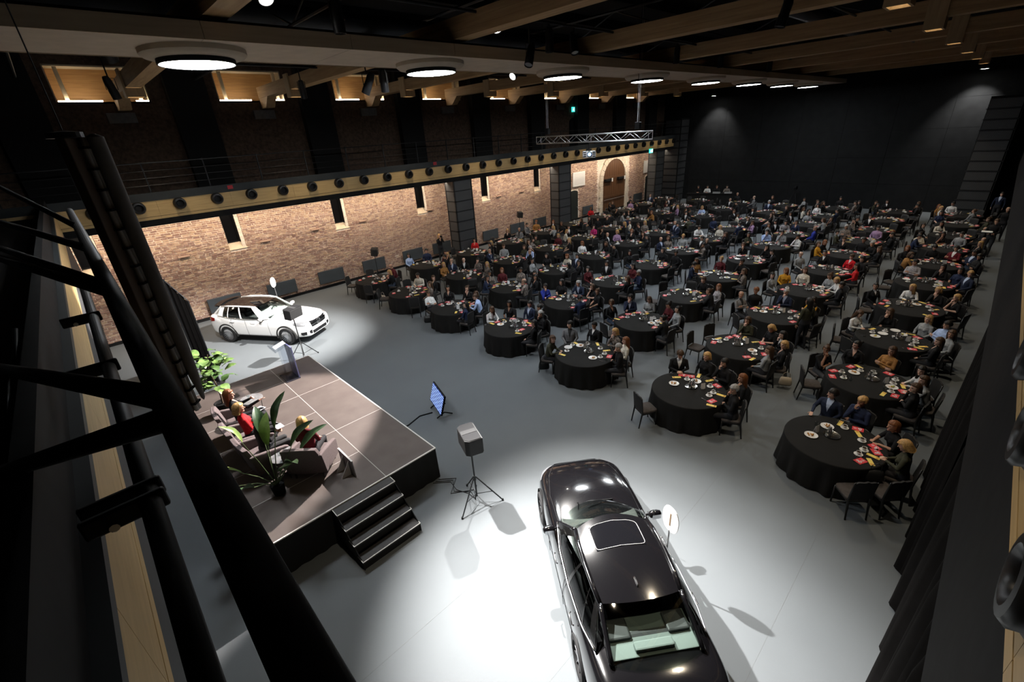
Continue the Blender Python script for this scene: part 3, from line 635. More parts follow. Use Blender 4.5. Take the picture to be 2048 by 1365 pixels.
SED = dict(paint=mat('black_car_paint', (.0035,.0033,.004), .12, spec=.6, coat=1.), glass=(.80,.88,.84), side_glass=(.12,.13,.13), roof=mat('black_car_paint'),
    st=[(-2.39,.64,.86,.34,.0),(-2.365,.72,.94,.28,.02),(-2.28,.80,1.02,.22,.03),(-2.10,.855,1.045,.20,.03),(-1.85,.885,1.045,.18,.03),(-1.28,.90,1.0,.17,.02),(-.6,.905,.955,.16,.01),(.2,.905,.95,.16,.01),(.85,.90,.955,.16,.03),(1.2,.895,.94,.17,.055),(1.56,.885,.90,.17,.06),(1.95,.865,.845,.18,.055),(2.18,.80,.785,.19,.045),(2.31,.70,.735,.20,.035),(2.375,.60,.69,.22,.02),(2.40,.54,.66,.25,.01)],
    wr=.33, axles=(1.56,-1.28), track=.80, spokes=10, rim=mat('silver_rim', (.55,.55,.57), .3, metal=.9), clad=BLK, cladw=.012, archy=.885,
    g=dict(wbc=.60, wb0=.98, wby=.735, wbz=.955, rfc=.02, rf0=.20, rfy=.585, rfz=1.375, rrc=-1.22, rr0=-1.30, rry=.57, rrz=1.365, rbc=-1.84, rb0=-1.99, rby=.60, rbz=1.07,
           side_b=[(.60,.755,.955),(.05,.835,.95),(-.60,.85,.965),(-1.25,.82,1.0),(-1.62,.745,1.045)], side_t=[(-.28,.615,1.405),(-.60,.615,1.412),(-.95,.60,1.40)]),
    panes=[(.12,.47),(.50,.74),(.75,.90)], pillar=mat('gloss_black_pillar', (.004,.004,.004), .15, coat=.6), trim=mat('satin_chrome', (.75,.75,.76), .25, metal=1.), chrome_top=True,
    handles=[(.02,.905,.80),(-1.02,.902,.83)], handle=CHROME, mirror=(.47,.81,1.0), mirror_mat=mat('black_car_paint'), seams=[.62,-.42], seamk=-.10,
    seam_prof=[(.24,.895),(.45,.912),(.62,.907),(.80,.90),(.93,.875)], cabin=mat('cabin_grey', (.03,.03,.029), .7), dash=.55, seatx=-.20, seat=mat('cabin_black', (.03,.03,.032), .6), shelf=(-1.80,-1.28,1.085), well=(-1.30,.84,1.4),
    sunroof=(.17,.83,.10,.43), antenna=-1.02, antz=1.425, fx=dict(x=2.40, gw=.40, g0=.46, g1=.68, star=.09, sx=.02, h0=.62, h1=.72, hw=.80, t0=.78, t1=.93, hb=.62))
SUV = dict(paint=mat('white_car_paint', (.86,.86,.86), .18, spec=.5, coat=.8), glass=(.42,.50,.48), side_glass=(.16,.17,.17), roof=mat('panorama_roof', (.006,.005,.005), .06, spec=.8),
    st=[(-2.22,.66,.98,.42,.0),(-2.195,.74,1.05,.36,.01),(-2.12,.81,1.09,.30,.01),(-1.95,.855,1.105,.26,.01),(-1.7,.885,1.09,.24,.01),(-1.30,.90,1.05,.24,.01),(-.6,.90,1.015,.23,.01),(.2,.90,1.0,.23,.01),(.80,.90,1.0,.23,.03),(1.1,.895,1.0,.24,.05),(1.40,.885,.97,.24,.06),(1.75,.865,.935,.24,.05),(1.98,.815,.89,.25,.04),(2.12,.745,.845,.25,.03),(2.19,.68,.80,.27,.02),(2.215,.62,.765,.30,.01)],
    wr=.345, axles=(1.34,-1.36), track=.805, spokes=20, rim=mat('silver_rim'), clad=mat('grey_cladding', (.02,.02,.02), .7), cladw=.05, archy=.895,
    g=dict(wbc=.62, wb0=.95, wby=.735, wbz=1.0, rfc=.02, rf0=.18, rfy=.60, rfz=1.42, rrc=-1.62, rr0=-1.72, rry=.56, rrz=1.40, rbc=-2.02, rb0=-2.10, rby=.62, rbz=1.08,
           side_b=[(.62,.76,1.0),(.02,.84,1.0),(-.58,.855,1.015),(-1.18,.845,1.045),(-1.68,.78,1.09)], side_t=[(-.30,.63,1.445),(-.72,.635,1.452),(-1.18,.615,1.44)]),
    panes=[(.14,.47),(.50,.74),(.76,.88)], pillar=mat('white_car_paint'), trim=mat('satin_chrome'), chrome_top=False,
    handles=[(-.02,.905,.90),(-.98,.903,.92)], handle=mat('white_car_paint'), mirror=(.46,.81,1.06), mirror_mat=mat('silver_mirror', (.6,.6,.6), .3, metal=.4), seams=[.66,-.36,-1.0], seamk=-.06,
    seam_prof=[(.32,.893),(.5,.907),(.68,.905),(.86,.897),(.99,.872)], cabin=mat('cabin_black'), dash=.55, seatx=-.2, seat=mat('cabin_black'), shelf=None, spoiler=True, well=(-1.9,.84,1.5),
    fx=dict(x=2.215, gw=.42, g0=.60, g1=.80, star=.10, sx=.015, h0=.70, h1=.84, hw=.80, t0=.84, t1=1.02, hb=.64))

# ------------------------------------------------------------------ people: overlapping volumes fused into one continuous skin
def unit(v): v = np.array(v, float); return v/(np.linalg.norm(v)+1e-12)
def rotv(yaw, pitch=0., roll=0.):
    return np.array(Matrix.Rotation(yaw, 3, 'Z') @ Matrix.Rotation(pitch, 3, 'Y') @ Matrix.Rotation(roll, 3, 'X'))
class Body:
    """volumes (capsule chains / lofts) with a tag each; fuse() -> one mesh with tag-driven slots"""
    def __init__(s): s.mb = MB(); s.pr = []
    def cap(s, p0, p1, r0, r1, tag, n=12):
        p0 = np.array(p0, float); p1 = np.array(p1, float); d = unit(p1-p0)
        path = []; rr = []
        for a in (85, 55, 25): path.append(p0-d*r0*math.sin(math.radians(a))); rr.append(r0*math.cos(math.radians(a)))
        path += [p0, p1]; rr += [r0, r1]
        for a in (25, 55, 85): path.append(p1+d*r1*math.sin(math.radians(a))); rr.append(r1*math.cos(math.radians(a)))
        s.mb.tube(path, rr, n); s.pr.append((p0, p1, r0, r1, tag))
    def chain(s, pts, rs, tag):
        for i in range(len(pts)-1): s.cap(pts[i], pts[i+1], rs[i], rs[i+1], tag)
    def stack(s, rings, tag, n=20, M=None, T=None, sq=2.4):
        """rings: (cx,cy,cz,rx,ry) horizontal superellipses"""
        R = []
        for cx, cy, cz, rx, ry in rings:
            ring = []
            for k in range(n):
                a = 2*PI*k/n; c, q = math.cos(a), math.sin(a)
                p = np.array([cx+rx*math.copysign(abs(c)**(2/sq), c), cy+ry*math.copysign(abs(q)**(2/sq), q), cz])
                ring.append(p)
            R.append(ring)
        if M is not None: R = [[M@p+T for p in r] for r in R]
        s.mb.loft(R)
        for (cx, cy, cz, rx, ry), (dx, dy, dz, sx, sy) in zip(rings[:-1], rings[1:]):
            for o in (-1, 0, 1):
                w0 = max(ry-rx, 0)*o; w1 = max(sy-sx, 0)*o
                a = np.array([cx, cy+w0, cz]); b = np.array([dx, dy+w1, dz])
                if M is not None: a = M@a+T; b = M@b+T
                s.pr.append((a, b, min(rx, ry), min(sx, sy), tag))
    def hand(s, wrist, d, up, side, curl=.5, r=.0092):
        """palm + five fingers; d = pointing direction, up = back-of-hand normal, side=+1 left hand"""
        d = unit(d); up = unit(np.array(up)-d*np.dot(up, d)); lat = np.cross(up, d)*side
        w = np.array(wrist, float)
        for o in (-.024, 0, .024): s.cap(w+d*.015+lat*o*.6, w+d*.085+lat*o, .0145, .0125, 'hand', 8)
        for o, L in ((.030, .066), (.010, .076), (-.011, .071), (-.031, .055)):
            a = w+d*.088+lat*o; b = a+unit(d-up*curl*.8)*L*.52; c = b+unit(d*(1-curl*.9)-up*(curl*1.3))*L*.5
            s.chain([a, b, c], [r, r*.93, r*.82], 'hand')
        a = w+d*.03+lat*.028; b = a+unit(d*.6+lat*.8-up*.3)*.042; c = b+unit(d*1.0+lat*.1-up*.35)*.034
        s.chain([a, b, c], [.0125, .0105, .0088], 'hand')
    def head(s, c, M):
        c = np.array(c, float)
        T = c
        s.stack([(.018,0,-.118,.030,.024),(.014,0,-.105,.052,.042),(.006,0,-.075,.074,.060),(.0,0,-.035,.088,.069),(-.003,0,.0,.095,.074),
                 (-.006,0,.04,.098,.077),(-.010,0,.075,.090,.071),(-.012,0,.10,.066,.055),(-.012,0,.116,.026,.022)], 'head', 18, M, T, 2.15)
        P = lambda x, y, z: M@np.array([x, y, z])+T
        s.cap(P(.092,0,.012), P(.112,0,-.024), .008, .0125, 'head', 8)                    # nose
        for q in (-1, 1):
            s.cap(P(.082,q*.034,.030), P(.088,q*.016,.028), .010, .010, 'head', 8)        # brow ridge
            s.cap(P(-.004,q*.076,-.022), P(-.010,q*.080,.016), .009, .012, 'head', 8)     # ear
            s.cap(P(.074,q*.036,-.028), P(.066,q*.040,-.045), .016, .014, 'head', 8)      # cheek
        s.cap(P(.086,-.014,-.058), P(.086,.014,-.058), .0085, .0085, 'head', 8)           # mouth
        s.cap(P(.078,-.010,-.098), P(.078,.010,-.098), .014, .014, 'head', 8)             # chin
        s.hc = T; s.hM = M
    def fuse(s, name, voxel):
        me = s.mb.mesh(name); o = bpy.data.objects.new(name, me); COL.objects.link(o)
        r = o.modifiers.new('r', 'REMESH'); r.mode = 'VOXEL'; r.voxel_size = voxel
        q = o.modifiers.new('s', 'SMOOTH'); q.factor = .5; q.iterations = 3
        dg = bpy.context.evaluated_depsgraph_get(); dg.update(); m2 = bpy.data.meshes.new_from_object(o.evaluated_get(dg)); m2.name = name
        bpy.data.objects.remove(o); bpy.data.meshes.remove(me)
        n = len(m2.polygons); C = np.empty(n*3); m2.polygons.foreach_get('center', C); C = C.reshape(-1, 3).astype(np.float32)
        best = np.full(n, 9., np.float32); idx = np.zeros(n, int); tags = sorted({p[4] for p in s.pr})
        for p0, p1, r0, r1, t in s.pr:
            d = p1-p0; L = float(d@d)+1e-9; u = np.clip(((C-p0)@d)/L, 0, 1)[:, None]
            D = np.linalg.norm(C-(p0+u*d), axis=1)-(r0+(r1-r0)*u[:, 0]); k = D < best; best[k] = D[k]; idx[k] = tags.index(t)
        T = np.array(tags)[idx]
        SL = dict(hand=0, head=0, neck=0, torso=1, arm=1, pelvis=3, thigh=3, shoe=4, shin=5, fore=6, skirt=3, foot=5)
        mi = np.array([SL[t] for t in tags])[idx]
        if hasattr(s, 'vneck'):                           # inner shirt: a V on the chest
            Q = (C-s.vo)@s.vM; vv = (T == 'torso') & (Q[:, 0] > .02) & (np.abs(Q[:, 1]) < (Q[:, 2]+s.vneck)*.24*(.30/s.vneck)**.5) & (Q[:, 2] > -s.vneck); mi[vv] = 2
        if hasattr(s, 'hc'):
            Q = (C-s.hc)@s.hM; hd = T == 'head'; f = hd & (Q[:, 0] > .06)
            for q in (-1, 1):
                mi[f & (np.abs(Q[:, 1]-q*.032) < .014) & (np.abs(Q[:, 2]-.010) < .0075)] = 7
                mi[f & (np.abs(Q[:, 1]-q*.031) < .017) & (np.abs(Q[:, 2]-.032) < .0045)] = 8
            mi[f & (np.abs(Q[:, 1]) < .024) & (np.abs(Q[:, 2]+.058) < .0085)] = 9
        m2.polygons.foreach_set('material_index', mi.astype(np.int32)); m2.polygons.foreach_set('use_smooth', [True]*n); m2.update()
        for _ in range(10): m2.materials.append(None)
        return m2
SLOTS = ['skin','top','inner','bottom','shoe','shin','fore','eye','brow','lips']
def arm(b, sh, el, wr, side, hd, hup, curl, rs=(.056,.045,.040,.029)):
    b.chain([sh, el], rs[:2], 'arm'); b.chain([el, wr], rs[2:], 'fore'); b.hand(wr, hd, hup, side, curl)
def seated(pose, yaw=0., pitch=0., lean=0., cross=False, name='seated_person', voxel=.0095, fem=False, gesture=None):
    """origin on the floor under the seat, facing +x"""
    b = Body(); sw = .165 if fem else .185
    Rl = rotv(0, lean); O = np.array([-.06, 0, .50])
    L = lambda x, y, z: Rl@(np.array([x, y, z])-O)+O
    hipw = .175 if fem else .165
    b.stack([(-.04,0,.445,.10,.14),(-.05,0,.48,.135,hipw+.01),(-.06,0,.56,.125,hipw),(-.06,0,.63,.108,.150)], 'pelvis')
    b.stack([(-.06,0,.60,.108,.150),(-.06,0,.70,.104,.142 if fem else .152),(-.055,0,.80,.110,.150 if fem else .165),(-.05,0,.92,.122,.168 if fem else .186),
             (-.055,0,1.00,.108,sw-.005),(-.06,0,1.045,.084,sw-.045),(-.058,0,1.09,.054,.080),(-.055,0,1.125,.045,.050)], 'torso', 22, Rl, O-Rl@O)
    if fem:
        for q in (-1, 1): b.cap(L(.03,q*.07,.915), L(.045,q*.068,.90), .058, .05, 'torso')
    b.vneck = .17 if fem else .30; b.vo = L(-.055, 0, 1.10); b.vM = Rl
    nb = L(-.055,0,1.09); hcn = L(-.035,0,1.265); hcn = hcn+np.array([.03*max(pitch,0)*2, 0, -.03*max(pitch,0)])
    b.cap(nb, hcn+np.array([-.02,0,-.07]), .050, .046, 'neck')
    b.head(hcn, rotv(yaw, pitch, 0))
    for q in (-1, 1):
        kn = np.array([.40, q*.105, .515]); an = np.array([.375, q*.11, .095]); hp = np.array([-.02, q*.088, .53])
        if cross and q == 1:
            kn = np.array([.42, -.02, .60]); an = np.array([.52, -.15, .24])
        b.chain([hp, kn], [.086, .060], 'thigh'); b.chain([kn, kn*.55+an*.45+np.array([-.012,0,0]), an], [.056, .054, .036], 'shin')
        fd = np.array([1, q*.12, 0]) if not (cross and q == 1) else unit([.8, -.25, -.55])
        b.chain([an+np.array([-.025,0,-.04]), an+fd*.09+np.array([0,0,-.052])*(1 if an[2] < .15 else .4), an+fd*.155+np.array([0,0,-.060])*(1 if an[2] < .15 else .4)], [.038,.035,.028], 'shoe')
    for q in (-1, 1):
        sh = L(-.06, q*sw, 1.005)
        b.cap(L(-.06, q*.07, 1.055), sh, .046, .056, 'torso')
        p = pose
        if p == 0: el = L(-.02, q*(sw+.065), .79); wr = np.array([.20, q*.10, .655]); hd = (.9,-q*.45,-.25); hu = (.15,0,1); cu = .5
        elif p == 1: el = L(.03, q*(sw+.05), .80); wr = L(.145, -q*.075, .83+.045*q); hd = (.12,-q,.02); hu = (1,0,.2); cu = .45
        elif p == 2:
            if q == -1: el = L(.16, -.15, .80); wr = hcn+np.array([.075, -.03, -.195])+rotv(yaw)@np.array([.03,0,0]); hd = (.15,.2,1); hu = (.9,-.4,.1); cu = .95
            else: el = L(.0, sw+.055, .80); wr = L(.15, -.03, .80); hd = (.2,-1,0); hu = (.6,0,.8); cu = .5
        elif p == 3: el = L(.10, q*(sw+.075), .83); wr = np.array([.36, q*.085, .80]); hd = (.9,-q*.5,-.05); hu = (0,0,1); cu = .5
        elif p == 4:
            if q == -1: el = L(.06, -(sw+.08), .83); wr = np.array([.34, -.20, .80]); hd = (1,.2,0); hu = (0,0,1); cu = .2
            else: el = L(-.03, sw+.07, .79); wr = np.array([.19, .12, .655]); hd = (.9,-.4,-.3); hu = (.1,0,1); cu = .5
        elif p == 5: el = L(.02, q*(sw+.055), .80); wr = np.array([.25, q*.055, .79]); hd = (.8,-q*.5,.35); hu = (-.5,q*.6,.6); cu = .8
        if gesture and q in gesture: el, wr, hd, hu, cu = [np.array(t, float) if i < 4 else t for i, t in enumerate(gesture[q])]
        arm(b, sh, el, wr, q, hd, hu, cu)
    if fem == 'skirt':
        b.stack([(.06,0,.44,.16,.17),(.06,0,.52,.22,.20),(.05,0,.60,.15,.17)], 'skirt')
    return b.fuse(name, voxel), hcn, rotv(yaw, pitch)
def standing(name, arms='down', yaw=0., pitch=0., voxel=.0095, fem=False):
    b = Body(); sw = .17 if fem else .19
    b.stack([(0,0,.84,.10,.15),(0,0,.92,.125,.17),(0,0,1.02,.105,.15),(0,0,1.10,.10,.14)], 'pelvis')
    b.stack([(0,0,1.06,.102,.145),(0,0,1.18,.105,.155),(.005,0,1.30,.122,.178),(0,0,1.39,.108,sw-.005),(-.005,0,1.435,.084,sw-.045),(0,0,1.48,.054,.080),(0,0,1.515,.045,.052)], 'torso', 22)
    b.vneck = .17 if fem else .30; b.vo = np.array([0,0,1.49]); b.vM = np.eye(3)
    h = np.array([.025,0,1.655]); b.cap((0,0,1.48), h+np.array([-.02,0,-.07]), .05, .046, 'neck'); b.head(h, rotv(yaw, pitch))
    for q in (-1, 1):
        hp = np.array([0,q*.09,.90]); kn = np.array([.03+.03*q,q*.10,.49]); an = np.array([-.01+.05*q,q*.115,.09])
        b.chain([hp, kn], [.092,.062], 'thigh'); b.chain([kn, kn*.55+an*.45+np.array([-.012,0,0]), an], [.058,.056,.038], 'shin')
        b.chain([an+np.array([-.03,0,-.045]), an+np.array([.08,q*.02,-.055]), an+np.array([.15,q*.03,-.062])], [.038,.035,.028], 'shoe')
        sh = np.array([-.005,q*sw,1.395]); b.cap((0,q*.07,1.445), sh, .046, .056, 'torso')
        if arms == 'down': el = (-.02,q*(sw+.07),1.14); wr = (.06,q*(sw+.065),.90); hd = (.15,0,-1); hu = (0,q,0); cu = .35
        elif arms == 'camera': el = (.10,q*(sw+.06),1.25); wr = (.20,q*.07,1.56); hd = (.3,-q*.5,.8); hu = (-.2,q,.2); cu = .9
        else: el = (.04,q*(sw+.06),1.16); wr = (.26,q*.10,1.13); hd = (1,-q*.2,.1); hu = (0,q*.7,.7); cu = .7
        arm(b, sh, np.array(el), np.array(wr), q, hd, hu, cu)
    return b.fuse(name, voxel), h, rotv(yaw, pitch)
def hair_mesh(kind, seed=0):
    """a cap of hair with thickness; kinds s short, m bob, l long, u tied up"""
    rg = np.random.default_rng(seed+11); n, m = 28, 18; vs = []; fs = []
    ph = rg.uniform(0, 6, 4)
    for i in range(m+1):
        th = PI*i/m
        for k in range(n):
            a = 2*PI*k/n; d = np.array([math.sin(th)*math.cos(a), math.sin(th)*math.sin(a), math.cos(th)])
            off = {'s': .012, 'm': .024, 'l': .020, 'u': .010}[kind]
            wav = 1+.035*math.sin(5*a+ph[0])*math.sin(th)+.03*math.sin(9*a+ph[1]+3*th)
            p = d*np.array([.108+off, .086+off, .120+off])*wav+np.array([-.012, 0, .006])
            front = d[0]; low = -d[2]
            hairline = .40 if kind != 's' else .34
            face = front > (.30 if d[2] > -.2 else .12) and d[2] < hairline+.30*abs(d[1])*0
            if kind == 's' and d[2] < -.30: face = True
            if kind == 'u' and d[2] < -.45: face = True
            if kind in 'ml' and low > .05 and not face:
                Ln = .10 if kind == 'm' else .27
                t = min(1, (low-.05)/.75); p[2] = p[2]*(1-t)+(-Ln+.02*math.sin(3*a+ph[2]))*t
                rr = 1.0 if kind == 'm' else 1.0-.12*t
                base = np.array([d[0], d[1]])/(np.hypot(d[0], d[1])+1e-6)
                p[0] = (base[0]*(.105+off)*rr)*(1-.25*t*(i > m-3))-.018-.02*t; p[1] = base[1]*(.092+off)*rr*(1-.25*t*(i > m-3))
            if face: p = d*np.array([.075, .060, .090])+np.array([-.012, 0, 0])
            vs.append(p)
    for i in range(m):
        for k in range(n): fs.append((i*n+k, i*n+(k+1)%n, (i+1)*n+(k+1)%n, (i+1)*n+k))
    b = MB(); b.add(vs, fs)
    if kind == 'u': b.loft([[(-.125+.045*math.sin(t)*math.cos(0)*0+r*math.cos(q)*.8-.02, r*math.sin(q), .075+z) for q in np.linspace(0, 2*PI, 12, endpoint=False)] for t, r, z in ((0,.01,-.045),(0,.038,-.03),(0,.048,0),(0,.038,.03),(0,.01,.045))])
    return b.mesh('hair_'+kind, True)

# ------------------------------------------------------------------ banquet tables, chairs, guests, tableware
COLY = [1.0, 4.25, 7.64, 11.03, 14.4, 17.75, 21.05]
TAB = [(10.12+3.27*i-.012*j, COLY[j]) for i in range(10) for j in range(7)]
ROWN = ['front','second','third','fourth','fifth','sixth','seventh','eighth','ninth','back']
COLN = ['curtain-side','second-from-curtain','third-from-curtain','middle','third-from-wall','second-from-wall','brick-wall-side']
def tname(k): return '%s-row %s table' % (ROWN[k//7], COLN[k%7])
PEOPLE = """0:-91fYmo5,-54fRmk3,-9mYsn2,19mKsN4;1:-95mGsk2,-60fRlk0,-22mKsk2,7fYmk0,40mBsJ5;2:-84mGsk2,-55fRlc0,-19fYmd2,24fKsJ0,63mKsG0,119fBlo3;3:-91fKlk0,-51mGsk2,-22mKsk0,6mKsN0,47fKlk0,85fBlw3;4:-103fKln0,-57mBsb3,-28fBlk3,18fBuk2,62fKlk0,108fBsw1;5:-69fBld0,-23fBlk0,29mKsc3;6:-63fYlk3,-10m0sm3;7:-126fBmk2,-95fBlg3,-64fKlw3,-8fBlt1,29fKuk0,74fBuk2;8:-125fBlg0,-95fYmk0,-58fKlJ2,-30fYmk5,11fBmo2;9:-105fKuk3,-56fKug0,-28fKum5,16fBlg5,52mKsN2,95fBmk0;10:-114mKsn5,-59fBuk0,-26fBlk2,11mGsN3,52fKmk0,92fKsu2;11:-99m0sd2,-58fKlk0,-30fKlk0,19fKsd0,64fRlm0,97fKld0,126fKln3;12:-44fYld0,9fKmd2,49m0sJ3,83m0sN2,112fYlt4;13:-69mKsk0,-40fYlk0,-11fKlm0,54mKsn0,110fKlb0;14:-125fBlk0,-87fBlg0,-59mKsb1,-30fYlg0,17fBlk2,66fBlw5;15:-79mKsk3,-42fKly1,5mGsN2,56mRsk0,94m0sG1;16:-96fBuk3,-68fRls0,-17mBsk3;17:-119fBlk0,-73mGsn2,-13fKlm0,50mKsJ0,107fKmm0;18:-103fKlk3,-75fKlk0,-22mKsN0,7fRmc3,66fKlk0,125fKug0;19:-103fKsJ0,-71m0sk0,-27mGsb0,2fBlo0,63mBsg0,122m0sN2;20:-68mKsk0,-39fYlk0,41fKlr0;21:-67fYmk2,-28fYmk2,9fYlw3,72fKuJ0;22:-104mKsk0,-59fYmw3,-30fBug5,20fBlc0,55fRly0,102fKlg0;23:-104fBmd2,-28mKsk2,22fYum0,81fBlt0,118mKsN5;24:-44mKsk0,3fKmk0,93fKlk0;25:-56mKsk3,1fBlk3,75fRlw0;26:-65fYlk0,13fYmm0,84fKlo0,112fKld3,141fBlk0;27:16m0sG0,56fYlk0;28:-76mYsN0,-47fKln0,-18fKlk2,27mKss1;29:-114fKlr4,-57mKsk0,-28fBsq0,24fKuJ0,83m0sg0;30:-81mKsJ3,-24fKlk2,33fBmk2;31:-91fKsd2,-55m0sk0,-27mKsJ0,27mYsg0,68fBld0,100m0sN0;32:-92mKsk0,-23fBmk3,24fRmk0,68fYmp0,121m0sJ0;33:-59fKlk0,-1fKmP2,88mKsJ0,138fYmc3;34:-101fYlg3,-37fBlk0,10fRlJ0,71mRst0,125mKsG0;35:-90mKsk1,-61mKsN1,-22mKsQ1,12mKsk5,66fRlk0,124fBmt3;36:-102fBlk0,-50mGsk3,-17mKsk0,22fBsk0,82fRlk3,113fBly0;37:-64mKsw2,-5mKsg2,32mKsb2,89fKlo1;38:-111fBlk2,-4fYlc0,58mKsw3;39:-62mKsN0,-34m0sN0,14fKlk0,69fYld0,119mBsk2;40:-108fYlk0,-79fKlc0,-25mGsn0,52fBlk0,89mKsk0;41:-116fBlk2,-79fKlk0;42:-111fYlk0,-82m0sk0,-20mKsg0,12fKlk2,60fKuc1,94mKsn3;43:-106mKsk0,-77mRsk2,-18mKsp0,53mGsd1,122fKso0;44:-107m0su0,8fKmn0,36mKss3,65mKsJ0,101fBlg0;45:-142mKsn0,-85fBlp2,-24fBlJ0,87mKsn0;46:-128mKso3,14mKsJ0;47:-34fRlt3,66fKlk0,127mKsg3;48:-51fKlk0,75fBlr0;49:-112m0sk0,33fKlc3,100fKlJ0;50:27mKsJ0,75mKsk3,114mKsd2;51:-123fBlg3,-94fKlk2,20fBlg0,76mKsJ0;52:-100fBlk0,-71fBld0,20fKlJ0,90fBlJ0,155fKlc0;53:29fYlb3,130fBlk0,158mKsk0;54:-75fYlp0,-25mKsJ0,3fKlg3;55:-91fKlk0,6fKsp0,83fBmk0,134fKlk2;56:-113fBmo0,-84fKlk0,48fKln0;58:-136mKsN0,34fKmw0,121fBlc0,150fKlw0;59:-108fBlk0,22mGsN0;60:-88mKsk3,-3m0sJ0;61:82mKsJ0,140fKlm0;62:-113fKlk0,9m0sN0,124mKsk0;63:-161fBug0,34mKsw0,91fRlt0,123fYlw0;64:-118mKsk2,-50fBlk0,38fKlJ0,84fBlo0,128fKlk0;65:-116mKsd0,-87fKlk0,5mKsk0,116fBud0,145fBlk2;66:-77fKlg0,64fBlk0;67:-105m0sG0,30m0sk0"""
black_cloth = mat('black_tablecloth', (.010,.0095,.009), .85, spec=.25, var=.15, vscale=3, bump=.12, bscale=260)
TR = .93; TZ = .76
def cloth_mesh(seed):
    rg = random.Random(seed); n = 120; vs = []; fs = []
    fol = [(rg.randint(11, 17), rg.uniform(0, 6.3), .5), (rg.randint(6, 9), rg.uniform(0, 6.3), .35), (rg.randint(19, 26), rg.uniform(0, 6.3), .25)]
    rings = [(0.02,0,0),(.5,0,0),(TR-.03,0,0),(TR-.006,-.004,0),(TR,-.02,0),(TR+.008,-.12,.10),(TR+.02,-.28,.4),(TR+.035,-.45,.7),(TR+.05,-.60,.9),(TR+.06,-.735,1.)]
    for r, z, a in rings:
        for k in range(n):
            t = 2*PI*k/n; w = sum(c*math.sin(m*t+p) for m, p, c in fol)
            rr = r+a*.052*w; zz = TZ+z+(a*.012*math.sin(5*t+fol[0][1]) if a > .9 else 0)
            vs.append((rr*math.cos(t), rr*math.sin(t), max(zz, .012)))
    for i in range(len(rings)-1): fs += [(i*n+k, i*n+(k+1)%n, (i+1)*n+(k+1)%n, (i+1)*n+k) for k in range(n)]
    fs.append(tuple(range(n))[::-1]); b = MB(); b.add(vs, fs); return b.mesh('tablecloth', True)
CL = [cloth_mesh(i) for i in range(4)]
for m_ in CL: m_.materials.append(black_cloth)
TOPM = MB().lathe([(.01,.70),(.90,.70),(.90,.735),(.01,.735)], 32).mesh('tabletop'); TOPM.materials.append(mat('plywood_top', (.3,.2,.1), .7))
LEGM = MB().cyl((0,0,0), (0,0,.70), .018, n=8).mesh('leg'); LEGM.materials.append(STEEL)
for k, (x, y) in enumerate(TAB):
    t = thing('banquet_table', 'round table under floor length black cloth: '+tname(k), 'table', (x, y, 0), random.uniform(0, 6), 'round banquet tables')
    link('tablecloth', CL[k % 4], None, t); link('tabletop', TOPM, None, t)
    for q in range(4): link('leg', LEGM, None, t, loc=(.6*math.cos(q*PI/2+.7), .6*math.sin(q*PI/2+.7), 0))
# chair: padded seat, shaped padded back, black frame
chairm = mat('black_chair_frame', (.010,.010,.010), .35); padm = mat('taupe_seat_pad', (.055,.046,.042), .85, var=.2, vscale=20); backm_ = mat('black_chair_pad', (.014,.013,.013), .7)
def chair_bits():
    seat = MB(); R = []
    for z, s in ((.415,.96),(.43,1.),(.465,1.),(.482,.93)):
        R.append([((.225 if abs(c) > .001 else 0)*0+.225*s*math.copysign(abs(c)**.35, c), .215*s*math.copysign(abs(q)**.35, q), z) for c, q in [(math.cos(a), math.sin(a)) for a in np.linspace(0, 2*PI, 20, endpoint=False)]])
    seat.loft(R); seat = seat.mesh('seat', True)
    bk = MB(); F = []; n = 9
    for off in (-.018, .018):
        for i in range(6):
            z = .50+.40*i/5
            for j in range(n):
                v = -1+2*j/(n-1); top = (.035*(1-v*v)+.012*math.cos(3*PI*v)) if i == 5 else 0
                F.append((-.215-.10*(z-.46)-.02*(1-v*v)+off, .20*v, z+top))
    fs = []
    for o in (0, 6*n):
        for i in range(5):
            for j in range(n-1): a = o+i*n+j; fs.append((a, a+1, a+n+1, a+n))
    for i in range(5): fs += [(i*n, (i+1)*n, 6*n+(i+1)*n, 6*n+i*n), (i*n+n-1, 6*n+i*n+n-1, 6*n+(i+1)*n+n-1, (i+1)*n+n-1)]
    for j in range(n-1): fs += [(j, 6*n+j, 6*n+j+1, j+1), (5*n+j, 5*n+j+1, 11*n+j+1, 11*n+j)]
    bk.add(F, fs); back = bk.mesh('backrest', True)
    back.set_sharp_from_angle(angle=math.radians(50)); fl_ = []; 
    for sg in (1, -1):
        fl_.append(MB().cyl((.20,sg*.19,.0), (.19,sg*.19,.43), .016, .021, n=8).mesh('front_leg', True))
        fl_.append(MB().tube([(-.285,sg*.19,0),(-.215,sg*.19,.43),(-.222,sg*.195,.55),(-.258,sg*.20,.90)], [.016,.022,.020,.016], 8).mesh('rear_leg', True))
    fr = MB(); fr.box(-.21,.20,-.20,.20,.385,.418); fr = fr.mesh('seat_frame')
    for m_ in [back]: m_.materials.append(backm_)
    seat.materials.append(padm)
    for m_ in fl_+[fr]: m_.materials.append(chairm)
    return seat, back, fl_, fr
SEATM, BACKM, LEGS, FRM = chair_bits()
def joinmesh(name, ms, mats):
    b = MB()
    for i, m_ in enumerate(ms):
        b.cur = i if i < len(mats) else len(mats)-1; b.add([tuple(v.co) for v in m_.vertices], [tuple(p.vertices) for p in m_.polygons])
    me = b.mesh(name, True)
    for q in mats: me.materials.append(q)
    return me
CHAIR1 = joinmesh('chair_simple', [SEATM, BACKM, FRM]+LEGS, [padm, backm_, chairm])
nchair = [0]; chair_rest = []
CP = {}
